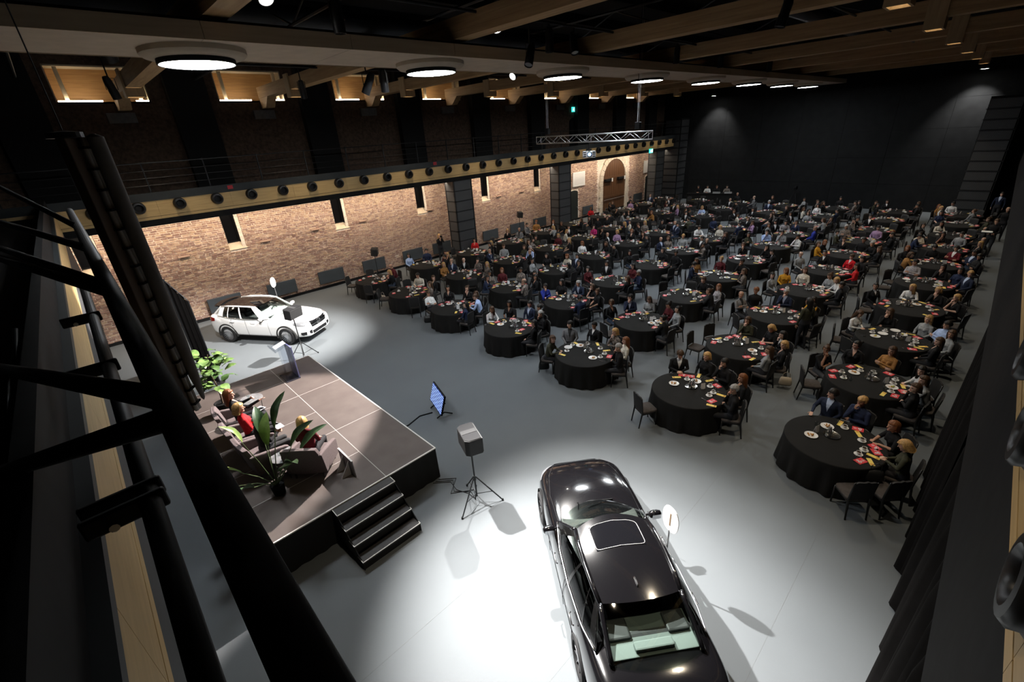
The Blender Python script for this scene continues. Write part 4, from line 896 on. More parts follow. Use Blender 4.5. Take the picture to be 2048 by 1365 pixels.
def chair(x, y, rz, label, detail=True, pos=None):
    if nchair[0] >= 300: chair_rest.append((x, y, rz)); return None
    nchair[0] += 1
    if not detail:
        return link('banquet_chair', CHAIR1, None, None, loc=(x,y,0), rotz=rz, label=label, cat='chair', group='banquet chairs')
    t = thing('banquet_chair', label, 'chair', (x,y,0), rz, 'banquet chairs')
    link('seat', SEATM, None, t); link('backrest', BACKM, None, t); link('seat_frame', FRM, None, t)
    for m_ in LEGS: link('leg', m_, None, t)
    return t
# guests
skins = [mat('skin_%d' % i, c, .55, spec=.35) for i, c in enumerate([(.50,.29,.20),(.56,.34,.25),(.44,.245,.165),(.30,.16,.10),(.60,.38,.29)])]
eyem = mat('eye_dark', (.03,.025,.02), .3)
HAIRC = {'K': ((.010,.008,.007),'black'), 'B': ((.055,.028,.014),'brown'), 'Y': ((.42,.25,.095),'blond'), 'G': ((.30,.29,.28),'grey'), 'R': ((.16,.055,.018),'auburn'), '0': ((.20,.14,.11),'shaved')}
hairm = {k: mat('hair_'+v[1], v[0], .5, spec=.4, var=.35, vscale=40) for k, v in HAIRC.items()}
lipm = {0: mat('lips', (.38,.13,.115), .5)}
FAB = {'k': ('black',(.010,.010,.011)),'w': ('white',(.66,.66,.66)),'g': ('grey',(.26,.27,.28)),'n': ('navy',(.018,.026,.06)),'b': ('light blue',(.36,.47,.72)),'r': ('red',(.50,.018,.022)),'y': ('mustard',(.52,.25,.022)),
       'm': ('dark maroon',(.085,.014,.018)),'o': ('dark olive',(.045,.045,.028)),'t': ('tan brown',(.30,.145,.045)),'p': ('mauve',(.34,.22,.36)),'P': ('magenta',(.48,.03,.16)),'c': ('cream',(.58,.54,.46)),'d': ('dark patterned',(.05,.045,.04)),
       's': ('striped grey',(.34,.32,.34)),'u': ('royal blue',(.022,.035,.26)),'G': ('grey',(.17,.17,.175)),'N': ('navy',(.016,.022,.045)),'J': ('black',(.010,.010,.011)),'q': ('red',(.55,.016,.024)),'Q': ('burgundy',(.11,.010,.016))}
def fab(c):
    nme, col = FAB[c]
    if c == 'd':
        return mat('fabric_'+nme, (.02,.018,.017), .85, var=.5, vscale=26, vcol=(.30,.25,.22))
    if c == 's': return mat('fabric_'+nme, (.16,.15,.16), .85, var=.5, vscale=30, vcol=(.50,.48,.50))
    return mat('fabric_'+nme.replace(' ','_')+c, col, .85, spec=.25, var=.18, vscale=18, bump=.1, bscale=120)
INNER = {'N': (.42,.50,.66), 'J': (.66,.66,.66), 'G': (.012,.012,.012), 'q': (.68,.68,.66), 'Q': (.66,.66,.65)}
INNERN = {'N': 'blue shirt', 'J': 'white shirt', 'G': 'black shirt', 'q': 'white top', 'Q': 'white shirt'}
def innerm(c, skin):
    if c in INNER: return mat('shirt_'+c, INNER[c], .8)
    return None
VAR = {}
def variant(key):
    """key: (pose, yaw step, fem)"""
    if key not in VAR:
        p, yw, fem = key
        lean = {0:-.06,1:-.10,2:.06,3:.24,4:.05,5:.10}[p]; pitch = .42 if p == 5 else .04
        VAR[key] = seated(p, yw*.75, pitch, lean, cross=(p in (1,4) and fem), name='seated_%d%d%d' % (p, yw+1, fem), fem=fem)
    return VAR[key]
HM = {k: hair_mesh(k) for k in 'smlu'}
def dress(o, skin, top, inner, bottom, shoe, shin, fore, brow):
    for s_, m_ in enumerate([skin, top, inner, bottom, shoe, shin, fore, eyem, brow, lipm[0]]):
        o.material_slots[s_].link = 'OBJECT'; o.material_slots[s_].material = m_
HAIRW = {'s': 'short', 'm': 'bobbed', 'l': 'long', 'u': 'tied up'}
HM2 = {}
def hair_copy(kind, hc):
    key = (kind, hc)
    if key not in HM2:
        me = HM[kind].copy(); me.materials.clear(); me.materials.append(hairm[hc]); HM2[key] = me
    return HM2[key]
shoem = mat('black_shoe', (.010,.010,.010), .4); pantm = [mat('dark_trousers', (.012,.012,.015), .85), mat('denim', (.03,.045,.075), .85), mat('charcoal_trousers', (.03,.03,.032), .85)]
SIDES = ['at the far side','at the far left','at the left','at the near left','at the near side','at the near right','at the right','at the far right']
rp = random.Random(21)
def person(x, y, rz, code, key, label, group, scale=1., z=0., vres=None, pants=None, bare=False):
    g, hc, hl, tc = code[0], code[1], code[2], code[3]
    me, h, M = vres if vres else variant(key)
    o = link('person', me, None, None, loc=(x, y, z), rotz=rz, label=label, cat='person', group=group); o.scale = (scale,)*3
    sk = skins[rp.choices(range(5), (4,3,2,1,2))[0]] if not (g == 'f' and hc == 'Y') else skins[1]
    tp = fab(tc); inn = innerm(tc, sk) or (sk if (g == 'f' and tc in 'knr' and rp.random() < .6) else tp)
    pt = pants or (pantm[rp.choices(range(3), (6,1,2))[0]])
    bare = bare or (g == 'f' and tc in 'kn' and rp.random() < .3)
    dress(o, sk, tp, inn, pt, shoem, sk if bare and rp.random() < .6 else pt, sk if (bare and tc in 'kn') else tp, hairm[hc])
    hh = link('hair', hair_copy('s' if hc == '0' else hl, hc) if hc != '0' else hair_copy('s', '0'), None, o, loc=h); hh.rotation_euler = Matrix(M.tolist()).to_euler()
    if hc == '0': hh.scale = (.90,.90,.86)
    return o
OCC = {}
import re as _re
STAGE = np.array([2.2, 10.6])
def ang_diff(a, b): return (a-b+PI) % (2*PI)-PI
camdir = math.atan2(.735, .677)       # image-depth direction on the floor
seats = []
for ent in PEOPLE.split(';'):
    k, lst = ent.split(':'); k = int(k)
    for e in lst.split(','):
        m_ = _re.match(r'(-?\d+)([a-zA-Z0-9]+)$', e); seats.append((k, math.radians(int(m_[1])), m_[2])); OCC.setdefault(k, []).append(math.radians(int(m_[1])))
seen = {}
for k, a, code in seats:
    cx, cy = TAB[k]; rr = 1.17 if k >= 35 else 1.15
    x, y = cx+rr*math.cos(a), cy+rr*math.sin(a); face = a+PI
    tos = math.atan2(STAGE[1]-y, STAGE[0]-x)
    p = int(code[4]) if len(code) > 4 else 0
    turn = max(-.9, min(.9, ang_diff(tos, face)))*(.55 if p not in (3, 5) else .12)
    rz = face+turn; rest = ang_diff(tos, rz); yw = 0 if abs(rest) < .33 or p == 5 else (1 if rest > 0 else -1)
    fem = code[0] == 'f'
    if p == 5: yw = 0
    nm, col = FAB[code[3]]
    top = ('%s blazer over %s' % (nm, INNERN[code[3]])) if code[3] in INNER else nm+' top'
    rel = int(round(((a-camdir) % (2*PI))/(PI/4))) % 8
    hairw = 'shaved head' if code[1] == '0' else HAIRW[code[2]]+' '+HAIRC[code[1]][1]+' hair'
    lab = '%s, %s, %s, %s' % ('woman' if fem else 'man', hairw, top, tname(k))
    lab2 = lab+', '+SIDES[rel][3:]
    lab = lab2 if len(lab2.replace(',', ' ').split()) <= 16 else lab
    o = person(x+.0*math.cos(rz), y, rz, code, (p, yw, fem), lab, 'seated guests', .955 if fem else 1.0)
    # the chair stands under the guest, squared a little to the table
    chair(x-.02*math.cos(rz), y-.02*math.sin(rz), rz, 'black chair under the '+('woman' if fem else 'man')+' in '+top.split(' over ')[0]+', '+tname(k)+' '+SIDES[rel][7:], detail=k < 28)
# empty chairs: named ones at the front tables, then gaps of the far tables
EMPTY = [(0,-150),(0,-122),(0,-62-28),(1,150),(5,-112),(5,60),(5,130),(6,72),(6,128),(6,-128),(7,112),(8,58),(8,100),(9,150),(10,146),(14,100),(14,140),(15,110),(15,142),(16,62),(16,118),(16,-112),(17,82),(17,128),(21,100),(21,-100),(22,-125),(23,120),(24,-80),(24,60)]
def free(k, a, gap=.42): return all(abs(ang_diff(a, q)) > gap for q in OCC.get(k, []))
cnt = {}
for k, d in EMPTY:
    a = math.radians(d)
    if not free(k, a): continue
    OCC.setdefault(k, []).append(a); cx, cy = TAB[k]; rr = 1.22
    rel = int(round(((a-camdir) % (2*PI))/(PI/4))) % 8
    chair(cx+rr*math.cos(a), cy+rr*math.sin(a), a+PI+rp.uniform(-.25, .25), 'empty black chair %s of the %s' % (SIDES[rel], tname(k)))
for k in range(11, 70):
    for d in range(-110, 111, 42):
        a = math.radians(d+rp.uniform(-5, 5))
        if not free(k, a, .5) or rp.random() < .35: continue
        OCC.setdefault(k, []).append(a); cx, cy = TAB[k]; rr = 1.2; rel = int(round(((a-camdir) % (2*PI))/(PI/4))) % 8
        if rp.random() < .55 or nchair[0] >= 300:
            chair(cx+rr*math.cos(a), cy+rr*math.sin(a), a+PI, 'empty black chair %s of the %s' % (SIDES[rel], tname(k)), detail=False)
if chair_rest:
    b = MB(); V = np.array([tuple(v.co) for v in CHAIR1.vertices]); Fc = [tuple(p.vertices) for p in CHAIR1.polygons]; mi = [p.material_index for p in CHAIR1.polygons]
    for x, y, rz in chair_rest:
        c, s_ = math.cos(rz), math.sin(rz); P_ = np.c_[V[:,0]*c-V[:,1]*s_+x, V[:,0]*s_+V[:,1]*c+y, V[:,2]]; st = len(b.f); b.add(P_, Fc); b.mi[st:] = mi
    o = link('distant_chairs', b.mesh('distant_chairs', True), [padm, backm_, chairm]); tag(o, 'remaining black chairs among the tables at the far end', 'chairs', kind='stuff')
# ------------------------------------------------------------------ tableware
porc = mat('white_porcelain', (.72,.71,.69), .25); silver = mat('silverware', (.7,.7,.7), .2, metal=1.)
redp = mat('red_booklet', (.62,.045,.055), .55); yelp = mat('yellow_card', (.78,.58,.13), .6); whitep = mat('white_paper', (.75,.75,.76), .6); orap = mat('orange_print', (.60,.20,.05), .6)
wglass = glassmat('drinking_glass', (.93,.95,.95), 1.45)
food_o = mat('fried_food', (.42,.19,.035), .7, var=.5, vscale=30); food_f = mat('cut_fruit', (.62,.36,.05), .6, var=.6, vscale=22, vcol=(.45,.07,.05)); food_g = mat('green_food', (.35,.40,.08), .6)
def mk(name, fn, mats, angle=40):
    b = MB(); fn(b); me = b.mesh(name, True); me.set_sharp_from_angle(angle=math.radians(angle))
    for q in mats: me.materials.append(q)
    return me
def _cup(b):
    b.lathe([(.0,.012),(.026,.012),(.030,.02),(.042,.05),(.046,.072),(.043,.072),(.038,.05),(.02,.022),(0,.022)], 20)
    b.cur = 1; b.lathe([(.0,.058),(.040,.058),(.040,.060),(0,.060)], 16); b.cur = 0
    b.tube([(.042,0,.060),(.068,0,.058),(.070,0,.038),(.036,0,.030)], .005, 6)
def _saucer(b): b.lathe([(.0,.004),(.05,.004),(.078,.014),(.080,.017),(.05,.009),(.0,.009)], 24)
def _plate(b): b.lathe([(.0,.004),(.085,.004),(.128,.018),(.131,.021),(.085,.010),(.0,.010)], 28)
def _glass(b):
    b.lathe([(.0,.0),(.032,.0),(.032,.004),(.006,.010),(.005,.055),(.012,.065),(.034,.095),(.036,.125),(.031,.165),(.029,.165),(.034,.125),(.031,.098),(.0,.068)], 18)
def _tumbler(b): b.lathe([(.0,.0),(.030,.0),(.036,.105),(.034,.105),(.029,.006),(.0,.006)], 18)
def amp(b, cx, cy, z, s):                           # the looping ampersand mark
    pts = [(.42,-.45),(.05,-.05),(-.28,.30),(-.12,.55),(.12,.48),(.14,.25),(-.22,-.02),(-.38,-.30),(-.12,-.55),(.20,-.40),(.40,-.02)]
    b.tube([(cx+p*s, cy+q*s, z) for p, q in pts], s*.085, 5)
def _red(b):
    b.box(-.105,.105,-.075,.075,.0,.006); b.cur = 1; amp(b, -.035, .0, .0065, .085); b.box(.025,.075,-.03,-.024,.006,.0068); b.box(.025,.085,-.012,-.004,.006,.0068); b.box(.025,.07,.010,.016,.006,.0068); b.box(-.105,.105,-.0752,-.0745,.001,.005); b.cur = 0
def _yel(b):
    b.box(-.115,.115,-.042,.042,.0,.002); b.cur = 1; amp(b, .075, .0, .0025, .055); b.cur = 0
def _tent(b):
    b.prism([(-.028,.012),(-.025,.012),(.001,.165),(-.002,.168)], 1, -.055, .055); b.prism([(.028,.012),(.025,.012),(-.001,.165),(.002,.168)], 1, -.055, .055); b.cur = 1; b.cyl((0,0,0), (0,0,.012), .045, n=16); b.cur = 0
def _carafe(b):
    b.lathe([(.0,.0),(.045,.0),(.05,.02),(.048,.12),(.032,.16),(.034,.19),(.030,.19),(.028,.16),(.0,.15)], 20); b.tube([(.045,0,.15),(.085,0,.14),(.085,0,.06),(.048,0,.04)], .006, 6)
def _tray(b): b.lathe([(.0,.004),(.13,.004),(.155,.014),(.158,.018),(.13,.010),(.0,.010)], 28)
def _bowl(b): b.lathe([(.0,.0),(.025,.0),(.04,.03),(.042,.05),(.038,.05),(.024,.008),(.0,.008)], 18)
def _food(b, seed, n=9):
    rg = random.Random(seed)
    for _ in range(n):
        a, r = rg.uniform(0, 6.3), rg.uniform(0, .07); s = rg.uniform(.012, .024); c = (r*math.cos(a), r*math.sin(a), .012+s*.6)
        b.cur = rg.randint(0, 1); b.lathe([(0.001,-s*.8),(s*.8,-s*.5),(s,0),(s*.7,s*.5),(0.001,s*.8)], 7, c)
    b.cur = 0
def _knife(b): b.box(-.105,-.01,-.004,.004,.001,.004); b.prism([(-.01,-.007),(.10,-.004),(.11,.004),(-.01,.007)], 2, .001, .003)
def _fork(b):
    b.box(-.10,.05,-.003,.003,.001,.004); b.box(.05,.06,-.010,.010,.001,.003)
    for q in (-.009,-.003,.003,.009): b.box(.06,.095,q-.0015,q+.0015,.001,.003)
def _napkin(b):
    rg = random.Random(4); n = 20; R = []
    for z, s in ((0,1.),(.012,.9),(.022,.55)): R.append([(.075*s*math.cos(t)*(1+.25*math.sin(3*t)), .055*s*math.sin(t)*(1+.2*math.cos(5*t)), z+.006*math.sin(4*t)) for t in np.linspace(0, 2*PI, n, endpoint=False)])
    b.loft(R)
coffee = mat('coffee', (.03,.014,.006), .2)
KIT = dict(cup=mk('coffee_cup', _cup, [porc, coffee]), saucer=mk('saucer', _saucer, [porc]), plate=mk('plate', _plate, [porc]), glass=mk('stem_glass', _glass, [wglass]), tumbler=mk('water_glass', _tumbler, [wglass]),
    red=mk('booklet', _red, [redp, whitep]), yel=mk('card', _yel, [yelp, orap]), tent=mk('table_sign', _tent, [whitep, silver]), carafe=mk('carafe', _carafe, [silver]), tray=mk('tray', _tray, [silver]), bowl=mk('bowl', _bowl, [porc]),
    knife=mk('knife', _knife, [silver]), fork=mk('fork', _fork, [silver]), napkin=mk('napkin', _napkin, [mat('black_napkin', (.012,.012,.012), .9)]))
FOODS = [mk('food', lambda b, s=s: _food(b, s), fm) for s, fm in ((1,[food_o,food_o]),(2,[food_f,food_g]),(3,[food_f,food_o]))]
NAMES = dict(cup=('coffee_cup','cup','white coffee cup'), saucer=('saucer','saucer','white saucer'), plate=('dinner_plate','plate','white plate'), glass=('stem_glass','glass','clear stemmed glass'), tumbler=('water_glass','glass','clear water glass'),
    red=('booklet','booklet','red booklet with white ampersand mark'), yel=('menu_card','card','long yellow card with orange mark'), tent=('table_sign','sign','small white upright table card'), carafe=('carafe','carafe','silver carafe'), tray=('serving_tray','tray','round silver tray'),
    bowl=('sugar_bowl','bowl','small white bowl'), knife=('table_knife','knife','silver knife'), fork=('table_fork','fork','silver fork'), napkin=('napkin','napkin','crumpled black napkin'))
KN = {k: 0 for k in KIT}; REST = {k: [] for k in KIT}
def put(kind, k, x, y, z, rz, where):
    if KN[kind] >= 300: REST[kind].append((x, y, z, rz)); return None
    KN[kind] += 1; nm, cat, lb = NAMES[kind]
    return link(nm, KIT[kind], None, None, loc=(x, y, z), rotz=rz, label='%s %s, %s' % (lb, where, tname(k)), cat=cat, group=cat+'s on the '+tname(k))
rt = random.Random(77); ZT = TZ+.0015
def set_table(k):
    cx, cy = TAB[k]; far = k >= 35; vfar = k >= 49
    P_ = lambda a, r: (cx+r*math.cos(a), cy+r*math.sin(a))
    used = []
    def ok(x, y, r):
        if math.hypot(x-cx, y-cy) > TR-.035-r*.6: return False
        for u, v, q in used:
            if math.hypot(x-u, y-v) < r+q: return False
        used.append((x, y, r)); return True
    def tryput(kind, a, r, rad, rz, where, z=ZT):
        for _ in range(7):
            x, y = P_(a, r)
            if ok(x, y, rad): put(kind, k, x, y, z, rz, where); return x, y
            a += rt.uniform(-.25, .25); r += rt.uniform(-.09, .09); r = min(max(r, .12), .84)
        return None
    # centre: tray with carafes, sign
    a0 = rt.uniform(-.8, .8); tx, ty = P_(a0, .16)
    used.append((tx, ty, .165)); put('tray', k, tx, ty, ZT, 0, 'holding the carafes')
    for q in range(2 if not vfar else 1):
        aa = rt.uniform(0, 6.3); put('carafe', k, tx+.065*math.cos(aa+PI*q), ty+.065*math.sin(aa+PI*q), ZT+.0105, rt.uniform(0, 6), 'on the tray')
    if not far: put('bowl', k, tx+.10*math.cos(aa+PI/2), ty+.10*math.sin(aa+PI/2), ZT+.0105, 0, 'on the tray')
    tryput('tent', a0+rt.choice((-.9, .9)), .36, .06, rt.uniform(.4, 1.2), 'standing near the middle')
    for q in range(2 if not vfar else 1):
        s = tryput('plate', rt.uniform(-1.9, 1.9), .42, .14, 0, 'of food near the middle')
        if s and not vfar:
            o = link('plate_food', FOODS[rt.randint(0, 2)], None, None, loc=(s[0], s[1], ZT+.008), rotz=rt.uniform(0, 6)); tag(o, 'heap of food on a white plate, '+tname(k), 'food', 'food on the '+tname(k))
    angs = sorted([a for a in OCC.get(k, []) if abs(ang_diff(a, 0)) < 2.3])
    while len(angs) < (6 if not vfar else 5): angs.append(rt.uniform(-1.9, 1.9))
    for n_, a in enumerate(angs):
        rel = int(round(((a-camdir) % (2*PI))/(PI/4))) % 8; wh = SIDES[rel]
        s = tryput('saucer', a+rt.uniform(-.2, .2), rt.uniform(.50, .62), .085, 0, wh)
        if s: put('cup', k, s[0], s[1], ZT+.006, rt.uniform(0, 6), 'on its saucer '+wh)
        if rt.random() < .85: tryput('red', a+rt.uniform(-.28, .28), rt.uniform(.68, .80), .085, a+PI/2+rt.uniform(-.7, .7), wh)
        if rt.random() < .75: tryput('yel', a+rt.uniform(-.35, .35), rt.uniform(.66, .80), .085, a+rt.uniform(-.6, .6)+(PI/2 if rt.random() < .4 else 0), wh)
        if rt.random() < .75: tryput(rt.choice(('glass','tumbler')), a+rt.uniform(-.3, .3), rt.uniform(.44, .70), .04, 0, wh)
        if rt.random() < .45 and not vfar:
            s = tryput('plate', a+rt.uniform(-.3, .3), rt.uniform(.52, .66), .135, 0, wh)
        if not far and rt.random() < .5: tryput('knife', a+rt.uniform(-.3, .3), .74, .03, a+rt.uniform(-.2, .2), wh)
        if not far and rt.random() < .3: tryput('fork', a+rt.uniform(-.3, .3), .72, .03, a+PI+rt.uniform(-.2, .2), wh)
        if not far and rt.random() < .22: tryput('napkin', a+rt.uniform(-.3, .3), .74, .07, rt.uniform(0, 6), wh)
for k in range(70): set_table(k)
for kind, L_ in REST.items():
    if not L_: continue
    me0 = KIT[kind]; V = np.array([tuple(v.co) for v in me0.vertices]); Fc = [tuple(p.vertices) for p in me0.polygons]; mi = [p.material_index for p in me0.polygons]; b = MB()
    for x, y, z, rz in L_:
        c, s_ = math.cos(rz), math.sin(rz); st = len(b.f); b.add(np.c_[V[:,0]*c-V[:,1]*s_+x, V[:,0]*s_+V[:,1]*c+y, V[:,2]+z], Fc); b.mi[st:] = mi
    o = link('distant_'+NAMES[kind][0], b.mesh('distant_'+kind, True), list(me0.materials)); tag(o, 'remaining %ss on the tables at the far end' % NAMES[kind][2], NAMES[kind][1], kind='stuff')

# ------------------------------------------------------------------ stage
SZ = .843
deckm = mat('stage_deck', (.085,.068,.062), .55, var=.22, vscale=2.2, bump=.05, bscale=120, vcol=(.11,.09,.082)); edgem = mat('white_edge', (.72,.70,.67), .5); skirtm = mat('black_skirt', (.006,.006,.006), .9)
st = thing('stage_platform', 'low dark stage of square decks with white edge lines', 'stage', (0,0,0))
SX = (.42, 1.65, 2.88, 4.11); SY = (7.30, 14.55)
def deck(x0, x1, y0, y1):
    d = MB().box(x0+.006, x1-.006, y0+.006, y1-.006, SZ-.10, SZ).build('deck_panel', deckm, st)
    b = MB()
    for a in ((x0,x1,y0,y0+.007),(x0,x1,y1-.007,y1),(x0,x0+.007,y0,y1),(x1-.007,x1,y0,y1)): b.box(a[0], a[1], a[2], a[3], SZ-.10, SZ+.0015)
    b.build('edge_profile', mat('grey_edge', (.42,.40,.38), .5), d)
h_ = (SY[1]-SY[0])/6
for i in range(6): deck(SX[0], SX[2], SY[0]+i*h_, SY[0]+(i+1)*h_)
for i in range(3): deck(SX[2], SX[3], SY[0]+2*i*h_, SY[0]+2*(i+1)*h_)
b = MB(); b.box(SX[3], SX[3]+.024, SY[0]-.024, SY[1]+.024, SZ-.022, SZ+.003); b.box(SX[0], SX[3], SY[0]-.024, SY[0], SZ-.022, SZ+.003); b.box(SX[0], SX[3], SY[1], SY[1]+.024, SZ-.022, SZ+.003); b.build('rim', edgem, st)
for nm, pts in (('near_skirt', [(SX[0],SY[0]-.012),(SX[3]+.012,SY[0]-.012)]), ('side_skirt', [(SX[3]+.012,SY[0]-.012),(SX[3]+.012,SY[1]+.012)]), ('far_skirt', [(SX[3]+.012,SY[1]+.012),(SX[0],SY[1]+.012)]), ('left_skirt', [(SX[0]-.012,SY[1]),(SX[0]-.012,SY[0])])):
    a, c = map(np.array, pts); L_ = np.linalg.norm(c-a); n = int(L_/.04); nr = np.array([(c-a)[1], -(c-a)[0]])/L_; vs = []; fs = []
    for i in range(n+1):
        t = i/n; p = a+(c-a)*t; w = .012*math.sin(t*L_*22)+.006*math.sin(t*L_*9)
        vs += [(*(p+nr*.002), SZ-.022), (*(p+nr*(w+.014)), .005)]
    fs = [(2*i, 2*i+1, 2*i+3, 2*i+2) for i in range(n)]; MB().add(vs, fs).build(nm, skirtm, st, smooth=True)
for x in (SX[0]+.1, 2.88, SX[3]-.15):
    for i in range(4): MB().cyl((x, SY[0]+.15+i*2.31, 0), (x, SY[0]+.15+i*2.31, SZ-.1), .03, n=8).build('leg', ALU, st)
stp = thing('stage_steps', 'black four step stair with white edges at stage front', 'stairs', (0,0,0))
for i, y in enumerate((7.05, 6.79, 6.54, 6.28)):
    z = .82-.205*i; y1 = 7.27-.255*i
    t_ = MB().box(1.69, 2.94, y, y1, z-.045, z).build('tread', mat('tread_black', (.03,.028,.028), .6, var=.2, vscale=20), stp)
    b = MB(); b.box(1.69, 2.94, y-.004, y+.010, z-.010, z+.002); b.box(1.685, 1.697, y, y1-.02 if i else y1, z-.010, z+.002); b.box(2.933, 2.945, y, y1-.02, z-.010, z+.002); b.build('edge_strip', edgem, t_)
    MB().box(1.70, 2.93, y+.02, y+.035, max(z-.205, 0), z-.045).build('riser', skirtm, stp)
for x in (1.69, 2.925): MB().prism([(7.27,0),(6.28,0),(6.28,.16),(7.05,.78),(7.27,.78)], 0, x, x+.015).build('stringer', skirtm, stp)
# armchairs
wool = mat('taupe_wool', (.135,.105,.105), .95, var=.2, vscale=60, bump=.25, bscale=300); legm = mat('dark_leg', (.015,.012,.010), .5)
def armchair(x, y, rz, label):
    t = thing('armchair', label, 'armchair', (x, y, SZ), rz, 'armchairs on the stage')
    b = MB(); b.box(-.30,.36,-.31,.31,.20,.42); b.build('seat', wool, t, bev=.04)
    b = MB(); n = 10; R = []
    for z, o, hw in ((.16,-.30,.36),(.45,-.34,.375),(.70,-.40,.38),(.84,-.44,.36)):
        R.append([(o-.05-.03*(1-v*v), hw*v, z+(.03*(1-v*v) if z > .8 else 0)) for v in np.linspace(-1, 1, n)]+[(o+.05-.03*(1-v*v), hw*v, z+(.03*(1-v*v) if z > .8 else 0)) for v in np.linspace(1, -1, n)])
    b.loft(R); b.build('backrest', wool, t, angle=50, bev=.015)
    for sg in (1, -1):
        b = MB(); b.prism([(-.36,.16),(.34,.16),(.36,.50),(.30,.54),(-.30,.66),(-.42,.66)], 1, sg*.375-.045, sg*.375+.045); b.build('armrest', wool, t, bev=.025)
        for px in (-.30, .30): MB().cyl((px, sg*.30, 0), (px, sg*.29, .17), .016, .022, n=8).build('leg', legm, t)
    return t
CH = [(1.30, 11.30, -.10, 'taupe wool armchair under the woman in black on stage'), (1.27, 10.42, .0, 'taupe wool armchair under the woman in red on stage'), (1.32, 9.58, .08, 'taupe wool armchair under the grey-haired man on stage'), (1.98, 8.70, .80, 'taupe wool armchair seen from behind, under woman in burgundy')]
for c in CH: armchair(*c)
vS = seated(0, -.35, .05, -.12, name='speaker_gesturing', voxel=.0072, fem=True, cross=True, gesture={-1: ((.16,-.24,.90), (.40,-.30,1.0), (.8,-.3,.35), (.2,.3,.9), .25), 1: ((.08,.25,.82), (.26,.12,.92), (.6,-.5,.5), (.3,.8,.3), .9)})
vR = seated(0, -.15, .05, -.10, name='panel_guest', voxel=.0075, fem=True)
vB = seated(5, .1, .35, .02, name='panel_man', voxel=.0075)
vD = seated(0, .30, .05, -.05, name='panel_guest_behind', voxel=.0075, fem=True)
def stage_person(v, x, y, rz, code, label, pants):
    return person(x, y, rz, code, None, label, 'panel on the stage', .98, SZ-.03, v, pants)
dk = mat('dark_trousers')
stage_person(vS, 1.36, 11.22, -.10, 'fRlk', 'woman with long auburn hair in black, gesturing on the stage', dk)
stage_person(vR, 1.33, 10.36, .0, 'fYmr', 'woman with honey blond bob in red blazer on the stage', dk)
stage_person(vB, 1.38, 9.54, .08, 'mGsk', 'man with cropped grey hair reading notes on the stage', mat('charcoal_trousers'))
stage_person(vD, 2.02, 8.74, .80, 'fYmQ', 'woman with blond hair in burgundy blazer, back to camera', dk)
for x, y, z, rz, lb in ((1.75,11.20,1.42,.4,'white note card in lap of woman in black'),(1.72,9.60,1.66,.1,'white notes held by the grey-haired man on stage')):
    tag(MB().box(-.075,.075,-.10,.10,0,.003).build('note_sheet', whitep, None, loc=(x,y,z), rotz=rz), lb, 'paper')
def round_side_table(x, y, label):
    t = thing('side_table', label, 'table', (x, y, SZ))
    MB().lathe([(.01,.47),(.27,.47),(.28,.48),(.28,.492),(.01,.495)], 36).build('top', mat('grey_marble', (.20,.20,.205), .3, var=.3, vscale=9), t, angle=40)
    b = MB()
    for k in range(3): a = 2*PI*k/3+.3; b.tube([(.25*math.cos(a),.25*math.sin(a),.47),(.20*math.cos(a),.20*math.sin(a),.0),(-.05*math.cos(a),-.05*math.sin(a),.02)], .009, 6)
    b.build('frame', STEEL, t); return t
round_side_table(1.52, 8.98, 'round grey marble side table between armchairs and near plant')
round_side_table(1.75, 12.05, 'round grey marble side table beside the woman in black')
for x, y, lb in ((1.45,9.03,'water glass on the near marble side table'),(1.72,12.1,'water glass on the far marble side table')):
    link('water_glass', KIT['tumbler'], None, None, loc=(x,y,SZ+.496), label=lb, cat='glass')
# plants
def leaf_mesh(L, w, fold=.25, n=9):
    vs = []; fs = []
    for i in range(n+1):
        t = i/n; ww = w*math.sin(PI*min(1, t*.96+.04))**.75; z = .10*L*math.sin(PI*t*.8)-.18*L*t*t
        for j in (-1, -.5, 0, .5, 1): vs.append((L*t, j*ww, z+abs(j)*ww*fold+.006*math.sin(14*t+j)))
    for i in range(n):
        for j in range(4): a = i*5+j; fs.append((a, a+1, a+6, a+5))
    return MB().add(vs, fs).mesh('leaf', True)
leafd = mat('dark_leaf', (.035,.075,.028), .35, var=.3, vscale=12, spec=.5); leafl = mat('bright_leaf', (.20,.30,.075), .4, var=.25, vscale=12)
pl_ = thing('bird_of_paradise_plant', 'tall plant with long paddle leaves at near stage side', 'plant', (1.15, 8.52, SZ))
MB().lathe([(.01,0),(.11,0),(.135,.24),(.12,.24),(.11,.21),(.01,.21)], 24).build('pot', BLK, pl_, angle=40)
LM = [leaf_mesh(.72, .10, .5), leaf_mesh(.64, .11, .35), leaf_mesh(.52, .09, .6)]
rl = random.Random(5)
for i, (az, up, L_, m_) in enumerate([(.3,1.30,1.25,leafd),(1.3,1.10,1.05,leafd),(2.4,1.25,1.15,leafl),(-.5,1.05,.95,leafd),(3.3,.95,.85,leafl),(3.9,.70,.75,leafd),(-1.3,.85,.8,leafd),(.9,1.38,.9,leafl),(2.9,.45,.70,leafl),(-.1,.75,.8,leafd),(4.9,.9,.75,leafd)]):
    d = np.array([math.cos(az)*math.cos(up), math.sin(az)*math.cos(up), math.sin(up)]); p1 = np.array([0,0,.2])+d*L_; pm = np.array([0,0,.2])+d*L_*.5+np.array([0,0,.06])
    MB().tube([(0,0,.2), pm, p1], [.013,.010,.007], 6).build('stem', mat('plant_stem', (.07,.10,.04), .5), pl_)
    o = link('leaf', LM[i % 3].copy(), m_, pl_, loc=tuple(p1)); o.rotation_euler = (rl.uniform(-.5,.5), -up*.82, az)
pf = thing('fiddle_leaf_plant', 'leafy green tree plant at the far corner of the stage', 'plant', (1.22, 12.85, SZ)); pf.scale = (1.2,1.2,1.15)
